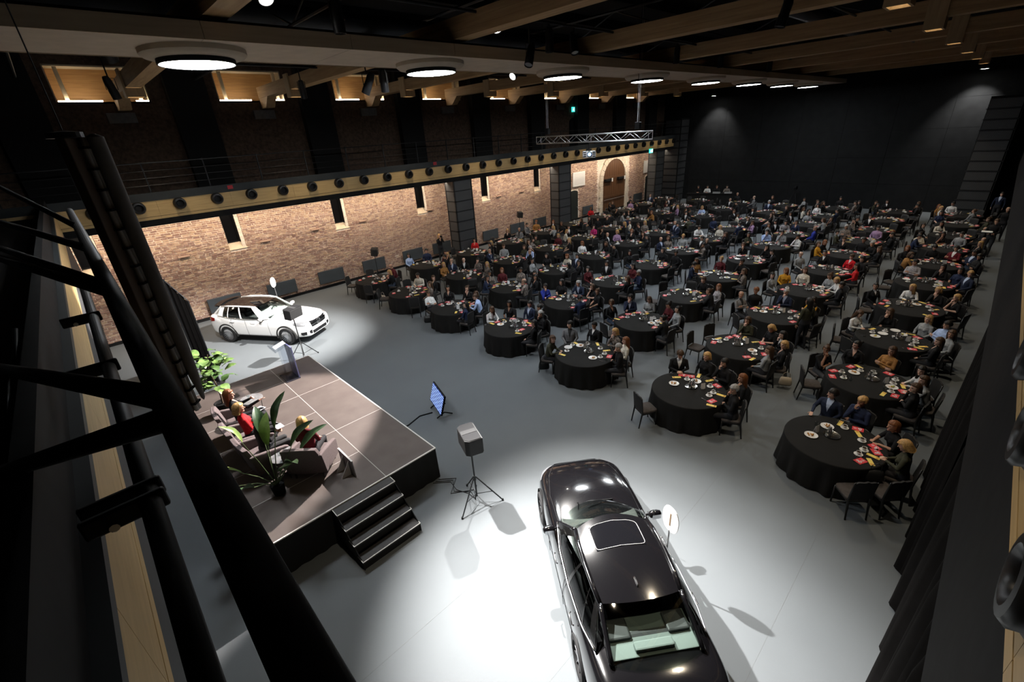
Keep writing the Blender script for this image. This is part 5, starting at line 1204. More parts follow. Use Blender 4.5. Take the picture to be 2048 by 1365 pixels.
MB().lathe([(.01,0),(.14,0),(.17,.28),(.155,.28),(.14,.25),(.01,.25)], 24).build('pot', BLK, pf, angle=40)
MB().tube([(0,0,.2),(.03,.02,.6),(-.02,.0,1.1),(.06,-.05,1.5)], [.02,.017,.014,.008], 8).build('trunk', mat('plant_bark', (.08,.055,.035), .8), pf)
LF = leaf_mesh(.22, .085, .15, 6)
lfm = [mat('fiddle_leaf', (.16,.27,.075), .4, var=.3, vscale=14), mat('fiddle_leaf_dark', (.07,.14,.04), .4)]
lme = [LF.copy(), LF.copy()]
for i in (0, 1): lme[i].materials.append(lfm[i])
for i in range(64):
    t = rl.uniform(.28, 1.); az = rl.uniform(0, 6.28); r_ = rl.uniform(.08, .38)*(1.1-.4*t)
    o = link('leaf', lme[i % 3 == 0], None, pf, loc=(.02+r_*math.cos(az)*.8, r_*math.sin(az)*.8, .35+1.25*t)); o.rotation_euler = (rl.uniform(-.5,.5), rl.uniform(-.7,.4), az); s_ = rl.uniform(.7, 1.15); o.scale = (s_,)*3
# lectern of clear acrylic with a violet blue front
acr = glassmat('acrylic', (.90,.92,.95), 1.35); acrb = mat('violet_panel', (.16,.17,.34), .3, trans=.0, coat=.4)
le = thing('lectern', 'clear acrylic lectern with violet blue front panel on stage', 'lectern', (3.14, 13.5, SZ))
MB().box(-.20,.20,-.33,.33,0,.02).build('base', mat('dark_acrylic', (.03,.03,.04), .2), le)
MB().box(.17,.20,-.30,.30,.02,1.02).build('front_panel', acrb, le)
for sg in (1, -1): MB().box(-.08,.17,sg*.14-.008,sg*.14+.008,.02,1.0).build('upright', acr, le)
MB().prism([(-.26,1.02),(.24,1.16),(.24,1.18),(-.26,1.04)], 1, -.34, .34).build('reading_plate', acr, le); MB().prism([(-.27,1.02),(-.25,1.02),(-.25,1.08),(-.27,1.08)], 1, -.34, .34).build('stop_edge', acr, le)
tag(MB().prism([(-.20,1.065),(.12,1.155),(.12,1.158),(-.20,1.068)], 1, -.16, .12).build('paper_sheet', whitep, None, loc=(3.14,13.5,SZ-.012)), 'white papers lying on the acrylic lectern', 'paper')
tag(MB().tube([(0,0,0),(.02,0,.12),(-.06,0,.22),(-.12,0,.22)], .006, 6).build('microphone', BLK, None, loc=(3.30,13.38,SZ+1.15)), 'thin gooseneck microphone on the acrylic lectern', 'microphone')
# low board with triangular feet
bd = thing('floor_board', 'low white edged board on triangular feet behind burgundy woman', 'board', (2.42, 8.05, SZ))
MB().box(0,.025,-.30,.34,0,.42).build('panel', mat('grey_board', (.20,.19,.20), .6), bd); MB().box(-.004,.029,-.305,.345,.415,.43).build('top_edge', edgem, bd)
for y in (-.12, .14): MB().prism([(0,0),(-.22,0),(0,.34)], 1, y-.008, y+.008).build('foot', mat('pale_foot', (.45,.43,.43), .6), bd)
# confidence monitor on the floor
mo = thing('floor_monitor', 'tilted floor monitor with bright blue screen beside the stage', 'monitor', (5.72, 9.50, 0), math.radians(163))
Rm = np.array(Matrix.Rotation(-.30, 3, 'Y'))
MB().cbox((0,0,.46), (.05,1.0,.60), Rm).build('case', BLK, mo, bev=.01)
scr = bpy.data.materials.new('blue_screen'); scr.use_nodes = True; nt = scr.node_tree; N = nt.nodes; L = nt.links; pb = N['Principled BSDF']
br_ = N.new('ShaderNodeTexBrick'); br_.inputs['Scale'].default_value = 4.5; br_.inputs['Color1'].default_value = (.01,.03,.22,1); br_.inputs['Color2'].default_value = (.02,.07,.45,1); br_.inputs['Mortar'].default_value = (.45,.62,.95,1); br_.inputs['Mortar Size'].default_value = .06; br_.inputs['Brick Width'].default_value = .9; br_.inputs['Row Height'].default_value = .28
tc_ = N.new('ShaderNodeTexCoord'); mp_ = N.new('ShaderNodeMapping'); mp_.inputs['Rotation'].default_value = (0, PI/2, PI/2); L.new(tc_.outputs['Object'], mp_.inputs[0]); L.new(mp_.outputs[0], br_.inputs['Vector']); L.new(br_.outputs['Color'], pb.inputs['Emission Color']); pb.inputs['Emission Strength'].default_value = 1.0; pb.inputs['Base Color'].default_value = (.01,.01,.02,1)
MB().cbox(tuple(Rm@np.array([.027,0,0])+np.array([0,0,.46])), (.004,.95,.55), Rm).build('screen', scr, mo)
for y in (-.3,.3): MB().tube([(.18,y,.02),(-.05,y,.14),(-.28,y,.02)], .018, 6).build('foot', BLK, mo)
tag(MB().tube([(5.55,9.62,.012),(5.2,9.75,.012),(4.75,9.62,.012),(4.2,9.6,.012)], .02, 6).build('monitor_cable', BLK), 'black cable cover from the floor monitor to the stage', 'cable')
# loudspeakers on tripods
spk = mat('speaker_black', (.007,.007,.0075), .55, bump=.2, bscale=200); spk_t = mat('speaker_grey_top', (.014,.014,.015), .7, spec=.15)
def tripod(x, y, top, label, spread=.55):
    t = thing('speaker_tripod', label, 'tripod', (x, y, 0), rl.uniform(0, 2))
    MB().cyl((0,0,.15), (0,0,top), .019, n=10).build('pole', STEEL, t); MB().cyl((0,0,.60), (0,0,.72), .032, n=10).build('collar', STEEL, t)
    for k in range(3):
        a = 2*PI*k/3; c, s_ = math.cos(a), math.sin(a)
        lg = MB().tube([(.03*c,.03*s_,.68),(spread*c,spread*s_,.015)], .014, 8).build('leg', STEEL, t); MB().cyl((spread*c,spread*s_,0), (spread*c,spread*s_,.04), .022, n=8).build('rubber_foot', BLK, lg)
        MB().tube([(.02*c,.02*s_,.22),(spread*.62*c,spread*.62*s_,.27)], .009, 6).build('brace', STEEL, t)
def loudspeaker(x, y, z, rz, label, tilt=.0, s=1.):
    t = thing('loudspeaker', label, 'loudspeaker', (x, y, z), rz); t.scale = (s,)*3
    R_ = np.array(Matrix.Rotation(tilt, 3, 'Y'))
    poly = [(-.16,-.24),(-.08,-.30),(.18,-.30),(.18,.30),(-.08,.30),(-.16,.24)]
    b = MB(); b.prism(poly, 2, 0, .36); b.xf(np.vstack([np.c_[R_, [0,0,0]], [0,0,0,1]])); b.build('cabinet', spk, t, bev=.015)
    b = MB(); b.box(.182,.195,-.28,.28,.02,.34); b.xf(np.vstack([np.c_[R_, [0,0,0]], [0,0,0,1]])); b.build('grille', mat('speaker_mesh', (.03,.03,.03), .5), t)
    b = MB(); b.prism([(p*.94, q*.96) for p, q in poly], 2, .361, .368); b.xf(np.vstack([np.c_[R_, [0,0,0]], [0,0,0,1]])); b.build('top_plate', spk_t, t)
    b = MB(); b.box(-.15,.16,-.05,.07,.369,.374); b.xf(np.vstack([np.c_[R_, [0,0,0]], [0,0,0,1]])); b.build('label_plate', mat('pale_label', (.035,.035,.036), .7, spec=.15), t)
    b = MB(); b.cyl((0,0,-.05), (0,0,.03), .03); b.build('socket', BLK, t); return t
tripod(4.22, 6.04, 1.52, 'black tripod of the near loudspeaker beside stage steps'); loudspeaker(4.14, 5.95, 1.56, -.35, 'black loudspeaker with grey top near the stage steps')
tripod(4.47, 16.31, 1.65, 'black tripod of the loudspeaker in front of white car'); loudspeaker(4.47, 16.31, 1.68, -1.1, 'black loudspeaker in front of the white car', .1)
tripod(11.1, 22.6, 1.55, 'black tripod of loudspeaker beside wall at front row'); loudspeaker(11.1, 22.6, 1.58, -.6, 'black loudspeaker beside wall behind the front row', .1)
tripod(22.6, 22.9, 1.65, 'black tripod of loudspeaker by wall between the columns'); loudspeaker(22.6, 22.9, 1.68, -.6, 'black loudspeaker by wall between the columns', .1)
for i, off in enumerate((0, .09, -.07)):
    tag(MB().tube([(3.95+off,7.22,.008),(4.25+off,6.95,.008),(4.05-off,6.65,.008),(4.30+off,6.35,.008),(4.22,6.10,.008+.01*i),(4.24,6.03,.45)], .0075, 6).build('audio_cable', BLK), 'thin black cable from stage to near tripod, %s' % ('leftmost','middle','rightmost')[i], 'cable', 'cables at the near tripod')
# cars
make_car('sedan_car', 'glossy black sedan with sunroof seen from above in foreground', (4.53, 2.87, 0), math.radians(52.9), SED)
sv = make_car('compact_suv', 'white compact hatchback with dark glass roof by brick wall', (4.56, 19.80, 0), math.radians(-57.1), SUV); sv.scale = (1.03,)*3
def oval_sign(x, y, z, rz, label, hgt=.44, wid=.34, slot=False):
    t = thing('oval_sign', label, 'sign', (x, y, 0), rz)
    R_ = []
    for d in (-.006, .006): R_.append([(d, wid/2*math.copysign(abs(math.sin(a))**.8, math.sin(a)), z+hgt/2*math.copysign(abs(math.cos(a))**.9, math.cos(a))) for a in np.linspace(0, 2*PI, 32, endpoint=False)])
    MB().loft(R_).build('disc', mat('white_sign', (.80,.80,.80), .45), t); MB().cyl((0,0,.02), (0,0,z-hgt/2+.02), .012, n=8).build('pole', ALU, t); MB().lathe([(.01,0),(.15,0),(.15,.012),(.02,.02),(.01,.02)], 24).build('base', ALU, t)
    if slot: MB().box(.007,.009,-.012,.012,z-.13,z+.12).build('slot', mat('bronze_mark', (.25,.17,.10), .5), t)
oval_sign(5.30, 20.75, 1.93, -.9, 'white oval sign on a pole behind the white car')
oval_sign(5.16, 2.20, 1.50, math.radians(161), 'white oval sign on a pole beside the black sedan', .50, .34, True)

# ------------------------------------------------------------------ standing people, back of the hall
stand_d = standing('standing_server', 'down', .2); stand_c = standing('standing_photographer', 'camera', 0., .05, fem=True); stand_h = standing('standing_holding', 'hold', .3)
person(16.0, 3.2, math.radians(60), 'fKlo', None, 'standing server in black with dark hair at third row', 'standing staff', 1.0, 0, (stand_d[0], stand_d[1], stand_d[2]))
person(15.95, 23.35, math.radians(-100), 'fYlk', None, 'standing photographer with blond hair by the first column', 'standing staff', .97, 0, stand_c)
person(32.4, -.45, math.radians(170), 'mBsk', None, 'waiter in black carrying a white cloth by the curtain', 'standing staff', 1.04, 0, stand_h)
person(36.5, -.75, math.radians(175), 'm0sk', None, 'bald man in black standing behind the waiter', 'standing staff', 1.02, 0, stand_d)
person(42.0, -.35, math.radians(165), 'mKsN', None, 'man in navy suit standing at the far right corner', 'standing staff', 1.06, 0, stand_d)
tag(MB().cbox((0,0,0), (.30,.40,.05)).build('white_cloth', mat('white_linen', (.7,.7,.68), .8), None, loc=(32.1,-.25,1.25), bev=.02), 'folded white cloth on the arm of the waiter', 'cloth')
tag(MB().cbox((0,0,0), (.10,.14,.10)).build('photo_camera', BLK, None, loc=(15.90,23.07,1.60), bev=.01), 'black camera held by the photographer at the column', 'camera')
# mixing desk on a riser at the back
dj = thing('control_desk', 'black draped control desk at the back of the hall', 'desk', (41.9, 17.9, 0), math.radians(-72))
MB().box(-1.9,1.9,-.35,.35,.0,1.0).build('drape', black_cloth, dj); MB().box(-1.95,1.95,-.40,.40,1.0,1.04).build('top', BLK, dj)
for i, q in enumerate((-1.5, -.55)):
    c_, s_ = math.cos(math.radians(-72)), math.sin(math.radians(-72))
    k_ = thing('mixing_console', 'pale mixing console on the back desk, %s one' % ('left','right')[i], 'console', (41.9-q*c_, 17.9-q*s_, 1.04), math.radians(-72)); MB().prism([(-.25,0),(.25,0),(.25,.05),(-.25,.16)], 0, -.3, .3).build('case', mat('pale_console', (.30,.30,.29), .5), k_)
for i, (q, code, lb) in enumerate(((.9,'mKsk','technician in black at the back control desk, left one'),(.25,'mKsw','technician in white shirt at the back control desk'),(-.4,'mBsk','technician in black at the back control desk, middle one'),(-1.1,'mKsd','technician in dark shirt at the back control desk'))):
    x, y = 41.9-q*c_*1.2+.75*math.cos(math.radians(18)), 17.9-q*s_*1.2+.75*math.sin(math.radians(18))
    person(x, y, math.radians(198), code, (3, 0, False), lb, 'technicians', 1., .28); tag(MB().lathe([(.01,0),(.17,0),(.17,.70),(.01,.70)], 16).build('stool', BLK, None, loc=(x,y,0)), 'black stool behind back control desk, %s from left' % ords[i], 'stool', 'stools at the desk')
# tall dark perforated tower at the end of the far balcony and one at the right corner
for i, (x, y, lb) in enumerate(((42.7, 21.6, 'dark perforated tower beyond the far balcony end'), (42.7, .15, 'dark perforated tower in the right rear corner'))):
    t = thing('cladding_tower', lb, 'tower', (x, y, 0)); t['kind'] = 'structure'
    MB().box(.05,1.55,.05,1.55,0,7.3).build('core', BLK, t)
    for k in range(12):
        MB().box(.0,.02,.08,1.52,k*.6+.05,k*.6+.56).build('side_panel', perf, t); MB().box(.08,1.52,.0,.02,k*.6+.05,k*.6+.56).build('front_panel', perf, t)
        b = MB(); b.box(-.02,.02,0,1.6,k*.6-.02,k*.6+.03); b.box(0,1.6,-.02,.02,k*.6-.02,k*.6+.03); b.build('band', STEEL, t)
# video camera on a crane tripod at the back
vc = thing('video_camera_tripod', 'dark video camera on a tripod against the back wall', 'camera', (42.9, 11.4, 0))
for k in range(3): a = 2*PI*k/3; MB().cyl((.45*math.cos(a),.45*math.sin(a),0), (0,0,1.45), .02, n=6).build('leg', STEEL, vc)
MB().cbox((0,0,1.6), (.5,.2,.24)).build('camera_body', BLK, vc); MB().cyl((-.25,0,1.6), (-.5,0,1.6), .07, n=12).build('lens', BLK, vc); MB().tube([(0,0,1.5),(.5,0,1.3)], .015, 6).build('pan_bar', STEEL, vc)
# ------------------------------------------------------------------ truss with projector
tr = thing('aluminium_truss', 'silver box truss hanging above the tables', 'truss', (17.35, 13.0, 6.72))
L2 = 2.98; w_ = .15
for cx, cz in ((-w_,-w_),(w_,-w_),(-w_,w_),(w_,w_)): MB().cyl((cx,-L2,cz), (cx,L2,cz), .025, n=10).build('chord', ALU, tr, smooth=True)
nb = 13
for f_ in ('l','r','t','b'):
    for i in range(nb):
        y0 = -L2+2*L2*i/nb; y1 = -L2+2*L2*(i+1)/nb; u, v = (-w_, w_) if i % 2 else (w_, -w_)
        P_ = {'l': ((-w_,y0,u),(-w_,y1,v)), 'r': ((w_,y0,u),(w_,y1,v)), 't': ((u,y0,w_),(v,y1,w_)), 'b': ((u,y0,-w_),(v,y1,-w_))}[f_]
        MB().cyl(P_[0], P_[1], .010, n=6).build('brace', ALU, tr, smooth=True)
for y in (-L2, 0, L2):
    for a, c in (((-w_,-w_),(w_,-w_)),((w_,-w_),(w_,w_)),((w_,w_),(-w_,w_)),((-w_,w_),(-w_,-w_))): MB().cyl((a[0],y,a[1]), (c[0],y,c[1]), .014, n=6).build('frame_bar', ALU, tr)
for i, y in enumerate((10.6, 15.4)):
    h = thing('chain_hoist', 'black chain hoist lifting the truss, %s one' % ('right','left')[i], 'hoist', (17.35, y, 6.95)); MB().cbox((0,0,.14), (.16,.22,.26)).build('body', BLK, h, bev=.02)
    for q in (-.05,.05): MB().cyl((q,0,.26), (q,0,4.3), .007, n=5).build('chain', ALU, h)
    MB().tube([(.08,.1,.1),(.12,.16,1.0),(.05,.1,4.3)], .010, 5).build('cable', BLK, h)
    MB().cyl((0,0,2.7), (0,0,2.95), .05, n=8).build('hook', mat('red_hook', (.22,.03,.03), .5), h)
pr = thing('projector', 'white projector with blue lens hanging under the truss', 'projector', (17.3, 12.95, 5.93), math.radians(-140))
MB().cbox((0,0,.14), (.62,.55,.26)).build('case', mat('projector_white', (.62,.62,.63), .4), pr, bev=.03)
MB().cyl((.30,0,.15), (.36,0,.15), .10, n=24).build('lens_ring', BLK, pr); MB().cyl((.355,0,.15), (.365,0,.15), .072, n=20).build('lens', mat('projector_lens', (.1,.2,.8), .2, emit=(.25,.45,1.), estr=5.), pr)
for sg in (1, -1):
    for z in (.07, .15, .23): MB().box(.305,.316,sg*.20-.06,sg*.20+.06,z-.025,z+.02).build('vent', BLK, pr)
MB().cyl((0,0,.27), (0,0,.62), .025, n=8).build('mount_pole', BLK, pr); MB().cbox((0,0,.32), (.22,.22,.06)).build('mount_plate', BLK, pr)
# ------------------------------------------------------------------ exit signs
exg = mat('exit_green', (.02,.3,.25), .5, emit=(.05,.75,.62), estr=1.6); exw = mat('exit_white', (.8,.9,.9), .5, emit=(.85,1.,1.), estr=1.8)
for i, (x, y, z) in enumerate(((30.57, YW-.06, 8.42), (42.29, YW-.06, 8.25), (38.6, YF-.05, 4.86))):
    t = thing('exit_sign', 'small green lit exit sign with white running figure, %s' % ('above upper balcony door', 'far upper corner', 'under the balcony strip')[i], 'sign', (x, y, z))
    MB().box(-.28,.28,-.03,.03,-.17,.17).build('box', exg, t); MB().box(.06,.24,-.036,-.031,-.12,.13).build('doorway', exw, t)
    b = MB(); b.cyl((-.07,-.033,.09), (-.07,-.040,.09), .03, n=10); b.tube([(-.07,-.035,.05),(-.09,-.035,-.02),(-.04,-.035,-.07),(-.06,-.035,-.13)], .016, 5); b.tube([(-.09,-.035,-.02),(-.14,-.035,-.06),(-.20,-.035,-.06)], .015, 5); b.tube([(-.16,-.035,.0),(-.12,-.035,.045),(-.06,-.035,.04),(-.01,-.035,.0)], .012, 5); b.build('running_figure', exw, t)
for x in (30.57, 42.29):
    d_ = MB().prism([(-.55,0),(.55,0)]+[(.55*math.cos(t), 1.95+.35*math.sin(t)) for t in np.linspace(0, PI, 9)], 1, -.05, .02).build('balcony_door', BLK, None, loc=(x,YW-.01,5.56)); d_['kind'] = 'structure'; tag(d_, 'dark arched door on the far balcony, %s one' % ('nearer' if x < 35 else 'farther'), 'door')
# ------------------------------------------------------------------ stage lanterns under the ceiling
glow = mat('lantern_glow', (1,1,1), .3, emit=(1,.96,.9), estr=40.); lens_d = mat('lantern_lens', (.35,.36,.38), .1, metal=.4)
BARZ = 9.62
def lantern(loc, tgt, label, lit=False, L_=.55, r=.10):
    t = thing('stage_lantern', label, 'stage light', loc, 0, 'stage lanterns'); d = unit(np.array(tgt)-np.array(loc)); R_ = np.array(Vector(d).to_track_quat('-Z', 'Y').to_matrix())
    M_ = np.vstack([np.c_[R_, [0,0,0]], [0,0,0,1]])
    b = MB(); b.lathe([(.01,L_*.6),(r*.7,L_*.6),(r,L_*.4),(r,0.02),(r*1.08,0.0),(r*1.08,-L_*.4),(r*.96,-L_*.4),(r*.9,-L_*.3),(.01,-L_*.3)], 20); b.xf(M_); b.build('body', STEEL, t, angle=40)
    b = MB(); b.lathe([(.005,-L_*.36),(r*.9,-L_*.36),(r*.9,-L_*.34),(.005,-L_*.34)], 20); b.xf(M_); b.build('lens', glow if lit else lens_d, t)
    hz = BARZ+.03-loc[2]; y0 = min(.28, hz*.6)
    b = MB(); b.tube([(-r*1.25,0,0),(-r*1.25,0,y0),(r*1.25,0,y0),(r*1.25,0,0)], .010, 6); b.cyl((0,0,y0), (0,0,hz), .018, n=8); b.build('yoke', STEEL, t)
for i, (n_, l_, t_, p_, a_, b_, c_) in enumerate(SPOTS):
    d = unit(np.array(t_)-np.array(l_)); lantern(tuple(np.array(l_)-d*.30), t_, 'lit stage lantern %s' % ('left over the sedan', 'bright beside the second beam', 'aimed at the stage', 'aimed at the white car', 'behind the left round lamp')[i], True, r=.12)
for i, (p, tg) in enumerate((((9.55,9.0,8.85),(7.4,8.2,5)),((6.9,12.5,8.55),(5.2,14.5,4)),((7.4,12.5,8.62),(8.2,14.,4)),((11.3,9.0,9.2),(10,7,4)),((4.6,9.0,9.2),(4.6,9.0,5)),((10.3,9.0,9.2),(10.3,9.0,5)),((20.6,9.0,9.2),(20.6,9,5)),((26.0,9.0,9.2),(26.0,9,5)),((12.5,4.2,9.1),(11.5,5,4)),((2.0,17.6,8.9),(3.,19,4)),((7.2,17.6,8.9),(8,19.5,4)),((17.0,9.0,9.2),(17.0,9.1,5)))):
    lantern(p, tg, 'unlit black stage lantern under the roof, %s in order' % ords[i], False)
for i, (x, y) in enumerate(((43.15, 19.1), (43.15, 2.45))):
    t = thing('wall_wash_lamp', 'bright cone lamp lighting the back wall at %s' % ('left','right')[i], 'lamp', (x, y, 8.80)); MB().lathe([(.03,.45),(.08,.42),(.24,.05),(.23,.05),(.07,.38),(.03,.40)], 20, close=False).build('shade', STEEL, t); MB().lathe([(.01,.06),(.21,.06),(.21,.08),(.01,.08)], 20).build('lens', glow, t); MB().cyl((0,0,.42), (0,0,1.0), .015).build('stem', STEEL, t)
for j, y in enumerate((9.0, 12.5, 17.6, 4.2)):
    for k in range(-1, 6):
        tag(MB().cyl((8.36+BAY*k,y,BARZ), (13.12+BAY*k,y,BARZ), .03, n=8).build('lighting_bar', STEEL), 'black lighting bar %s, between roof beams %s and %s' % (('right of the duct','left of the duct','nearest the brick wall','nearest the curtain')[j], ords[k+1], ords[k+2]), 'pipe', 'lighting bars')
for i, (y, r) in enumerate(((6.3,.28),(14.6,.30))):
    o = MB().cyl((XE+.02,y,10.35), (XB-.02,y,10.35), r, n=18).build('air_duct', mat('dark_duct', (.03,.035,.042), .5, metal=.4), smooth=True); tag(o, 'dark round air duct under the roof, %s one' % ('right','left')[i], 'duct')
for k in range(8):
    xq = 5.5+BAY*(k-1)
    q = thing('steel_tie', 'thin black steel tie truss between the roof beams, %s from camera' % ords[k], 'truss', (xq,0,0))
    MB().cyl((0,YR,10.75), (0,YW,10.75), .05, n=6).build('top_chord', STEEL, q); MB().cyl((0,YR,9.9), (0,YW,9.9), .04, n=6).build('bottom_chord', STEEL, q)
    for j in range(12): y0 = YR+j*2.25; MB().cyl((0,y0,9.9 if j % 2 else 10.75), (0,y0+2.25,10.75 if j % 2 else 9.9), .025, n=6).build('diagonal', STEEL, q)
# ------------------------------------------------------------------ curtain on the right
def drape_mesh(x0, x1, y, z0, z1, amp, per, seed, along='x'):
    rg = random.Random(seed); n = int(abs(x1-x0)/per*8); vs = []; fs = []
    ph = [rg.uniform(0, 6) for _ in range(3)]
    for i in range(n+1):
        t = i/n; x = x0+(x1-x0)*t
        for j, z in enumerate((z1, z1-.25, (z0+z1)/2, z0+.2, z0)):
            k = (.35, .7, 1., 1.1, 1.15)[j]; w = amp*k*(math.sin(2*PI*x/per+ph[0])+.5*math.sin(2*PI*x/(per*2.3)+ph[1])+.25*math.sin(2*PI*x/(per*.6)+ph[2]))
            zz = z+(.03*math.sin(2*PI*x/(per*5)+ph[1]) if j == 4 else 0); vs.append((x, y+w, zz) if along == 'x' else (y+w, x, zz))
    for i in range(n):
        for j in range(4): a = i*5+j; fs.append((a, a+1, a+6, a+5))
    return MB().add(vs, fs)
velv = mat('black_velvet', (.0065,.006,.006), .95, spec=.08, var=.2, vscale=6)
for i, (xa, xb, yy, zz) in enumerate(((-.3, 5.6, -.60, .03), (5.3, 8.2, -.66, .05), (7.9, 11.2, -.60, .04), (11.0, 14.0, -.72, .05))):
    o = drape_mesh(xa, xb, yy, zz, 3.41, .055, .42, i).build('stage_curtain', velv, smooth=True); tag(o, 'black velvet curtain hanging under the right balcony, %s from camera' % ords[i], 'curtain', 'right hand curtains')
# pipe and drape behind the stage
pd = thing('drape_screen', 'tall black drape panel with slanted top behind the stage', 'curtain', (1.42, 17.35, 0), math.atan2(-.45, .30))
n_ = 26; V_ = []
for i in range(n_+1):
    t = i/n_; x = .58*t; w = .03*math.sin(t*19)+.015*math.sin(t*41+1)
    for z in np.linspace(.04, 3.62-.64*t, 9): V_.append((x, w*(1.1-.12*z), z))
MB().add(V_, [(i*9+j, i*9+j+1, (i+1)*9+j+1, (i+1)*9+j) for i in range(n_) for j in range(8)]).build('drape', velv, pd, smooth=True)
MB().cyl((-.02,0,0), (-.02,0,3.70), .024, n=8).build('upright', STEEL, pd); MB().cyl((.60,0,0), (.60,0,3.0), .02, n=8).build('upright', STEEL, pd); MB().cyl((-.02,0,3.66), (.60,0,3.0), .018, n=8).build('crossbar', STEEL, pd)
for q in (-.02, .60): MB().cyl((q,0,0), (q,0,.015), .16, n=20).build('base_plate', STEEL, pd)
# technician table behind the drape
tt = thing('technician_table', 'black draped technician table at left behind the stage', 'table', (.35, 18.0, 0))
MB().box(-.40,.40,-1.3,1.3,0,.74).build('drape', black_cloth, tt); MB().box(-.42,.42,-1.32,1.32,.74,.76).build('top', BLK, tt)
for i, (y, lb) in enumerate(((.55,'far'),(-.25,'near'))):
    lp = thing('laptop', 'open silver laptop on technician table, %s one' % lb, 'laptop', (.40, 18.0+y, .76), .2); MB().box(-.15,.15,-.17,.17,0,.015).build('keyboard_deck', ALU, lp); MB().prism([(-.15,.015),(-.14,.015),(-.22,.23),(-.23,.23)], 1, -.17, .17).build('lid', ALU, lp)
for i, (x, y) in enumerate(((.55,18.25),(.48,17.3),(.6,18.95))): tag(MB().box(-.11,.11,-.15,.15,0,.004).build('paper_sheet', whitep, None, loc=(x,y,.762), rotz=.3*i), 'white paper on the technician table, %s from the camera' % ('second','first','third')[i], 'paper')
tag(MB().box(-.10,.10,-.07,.07,0,.01).build('booklet', redp, None, loc=(.60,18.6,.762), rotz=.5), 'red booklet on the technician table', 'booklet')
# bags
leather = mat('black_leather', (.012,.012,.012), .4, bump=.2, bscale=90)
def bag(x, y, z, rz, label, m_, s=1.):
    t = thing('handbag', label, 'bag', (x, y, z), rz); t.scale = (s,)*3
    R_ = []
    for zz, w, d in ((0,.15,.06),(.05,.17,.075),(.15,.155,.06),(.24,.13,.03)): R_.append([(d*math.copysign(abs(math.cos(a))**.6, math.cos(a)), w*math.copysign(abs(math.sin(a))**.6, math.sin(a)), zz) for a in np.linspace(0, 2*PI, 20, endpoint=False)])
    MB().loft(R_).build('body', m_, t, smooth=True); MB().tube([(0,-.09,.23),(0,-.08,.36),(0,0,.42),(0,.08,.36),(0,.09,.23)], .007, 6).build('strap', m_, t)
bag(9.62, .18, .485, .5, 'black handbag on an empty chair at curtain-side front table', leather); bag(9.75, 19.8, 0, .3, 'pale patterned bag on floor by wall-side front table', mat('pale_bag', (.45,.36,.30), .7, var=.4, vscale=20))
bag(9.5, 15.5, 0, 1., 'black bag on floor beside the third-from-wall front table', leather, 1.2); bag(13.05, 2.75, .12, .4, 'beige shoulder bag hanging at second row chair', mat('beige_bag', (.42,.36,.28), .7)); bag(9.55, 8.9, 0, .9, 'black backpack on floor at third front table', leather, 1.1); bag(17.35, 2.2, 0, .4, 'black rucksack under the chair of woman in red', leather, 1.3)
# ------------------------------------------------------------------ rig in front of the end balcony (left foreground)
tb = mat('black_truss_tube', (.007,.0075,.008), .55, spec=.3)
lt = thing('black_truss', 'large black tube truss running along the left foreground', 'truss', (0,0,0))
MB().cyl((.02,-.3,6.60), (.02,8.6,6.60), .038, n=18).build('chord', tb, lt, smooth=True)
for p0, p1, r_ in (((.02,1.42,6.60),(-.62,3.90,6.10),.034),((.0,1.30,6.60),(-.62,2.75,5.97),.032),((.02,2.93,6.60),(-.62,6.40,6.42),.032),((.02,3.08,6.60),(-.62,6.80,6.47),.028),((.02,4.60,6.60),(-.62,8.10,6.61),.030),((.02,6.30,6.60),(-.62,10.6,6.92),.030)):
    p0 = np.array(p0); p1 = np.array(p1); MB().cyl(p0, p0+(p1-p0)*1.45, r_, n=14).build('web_tube', tb, lt, smooth=True)
for y in (1.9, 2.6, 3.5, 4.6): MB().cyl((-.55,y,6.15), (-.75,y-.5,5.56), .014, n=10).build('strut', tb, lt, smooth=True)
lp_ = thing('lighting_pipe', 'black lighting pipe with clamps below the left truss', 'pipe', (-.125, 0, 6.2)); MB().cyl((0,-.3,0), (0,5.4,0), .030, n=16).build('pipe', tb, lp_, smooth=True)
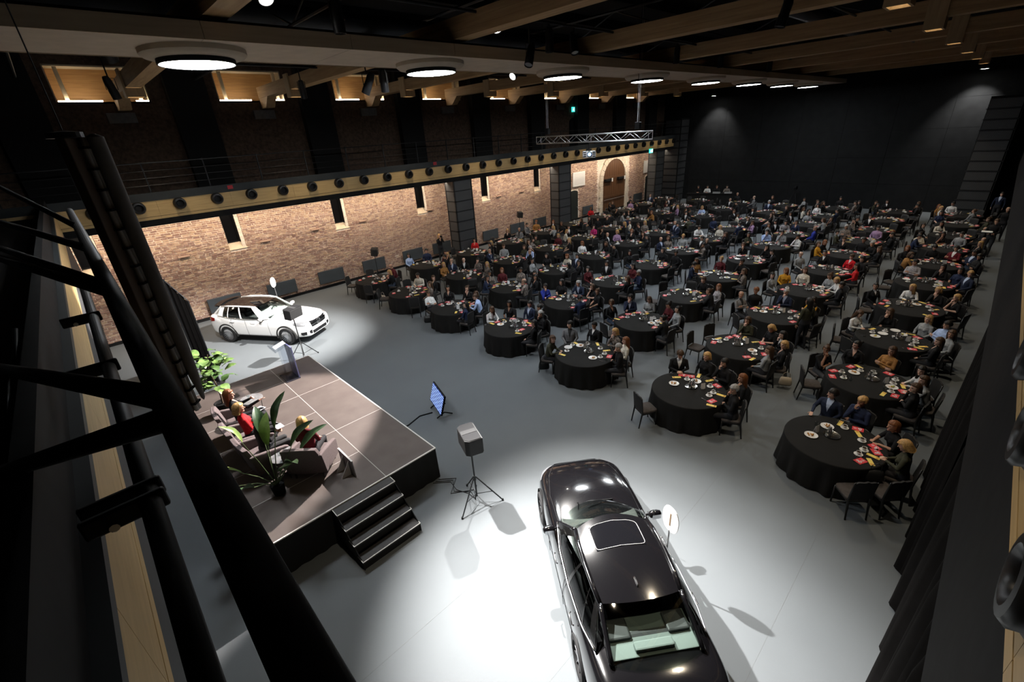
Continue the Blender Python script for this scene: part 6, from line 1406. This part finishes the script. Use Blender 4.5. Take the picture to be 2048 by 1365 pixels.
for y in (1.70, 1.62, 3.05, 4.2):
    b = MB(); b.prism([(.045,.035),(.045,-.035),(-.17,-.035),(-.17,.035)], 1, y-.012, y+.012); b.build('clamp', tb, lp_, bev=.008); MB().cyl((-.10,y-.02,-.02), (-.10,y+.03,-.02), .014, n=8).build('bolt', ALU, lp_)
cm = thing('cable_mast', 'dark hanging mast with strapped grey cables at left', 'mast', (.14, 4.0, 5.33), .9)
MB().box(-.05,.05,-.03,.03,0,2.0).build('channel', mat('brown_black_channel', (.11,.075,.055), .6, var=.3, vscale=4), cm, bev=.006)
for q in (.045, .075): MB().tube([(q,-.045+.004*math.sin(9*z),z) for z in np.linspace(0, 2., 24)], .016, 7).build('cable', mat('grey_cable', (.34,.32,.30), .6), cm, smooth=True)
for i in range(16): MB().box(.02,.098,-.068,-.022,.06+i*.125,.075+i*.125).build('cable_tie', BLK, cm)
for i in range(8): MB().cyl((-.06,-.02,.08+i*.07), (-.10,-.03,.08+i*.07), .008, n=6).build('hook', BLK, cm)
MB().lathe([(.01,2.0),(.09,2.0),(.09,2.03),(.01,2.04)], 20).build('cap', STEEL, cm); MB().cyl((0,0,2.03), (0,0,5.97), .004, n=5).build('wire', STEEL, cm)
o = MB().lathe([(.004,0),(.014,.02),(.034,.22),(.046,.5),(.05,.9),(.05,1.95),(.01,1.97)], 20).build('rolled_screen', mat('grey_roll', (.18,.165,.155), .8, var=.15, vscale=6), None, loc=(.275, 4.05, 5.38), angle=40); tag(o, 'dark grey fabric roll hanging beside the cable mast', 'fabric roll')
# ------------------------------------------------------------------ labels: tell twins apart by their place in the picture
RCn = np.array(RC)
def px_of(o):
    q = RCn@(np.array(o.matrix_world.translation if o.parent else o.location)-np.array([0,0,7.2])); return (1024+FPX*q[0]/max(q[2], .1), 682.5+FPX*q[1]/max(q[2], .1))
by = {}
for o in COL.objects:
    if o.parent is None and 'label' in o and o.get('kind') != 'stuff': by.setdefault(o['label'], []).append(o)
for lb, os_ in by.items():
    if len(os_) < 2: continue
    os_.sort(key=lambda o: px_of(o)[0]); n = len(os_)
    for i, o in enumerate(os_):
        w = ('left one','right one')[i] if n == 2 else ('leftmost' if i == 0 else 'rightmost' if i == n-1 else '%s from left' % ords[i])
        if len((lb+' '+w).split()) <= 16: o['label'] = lb+', '+w
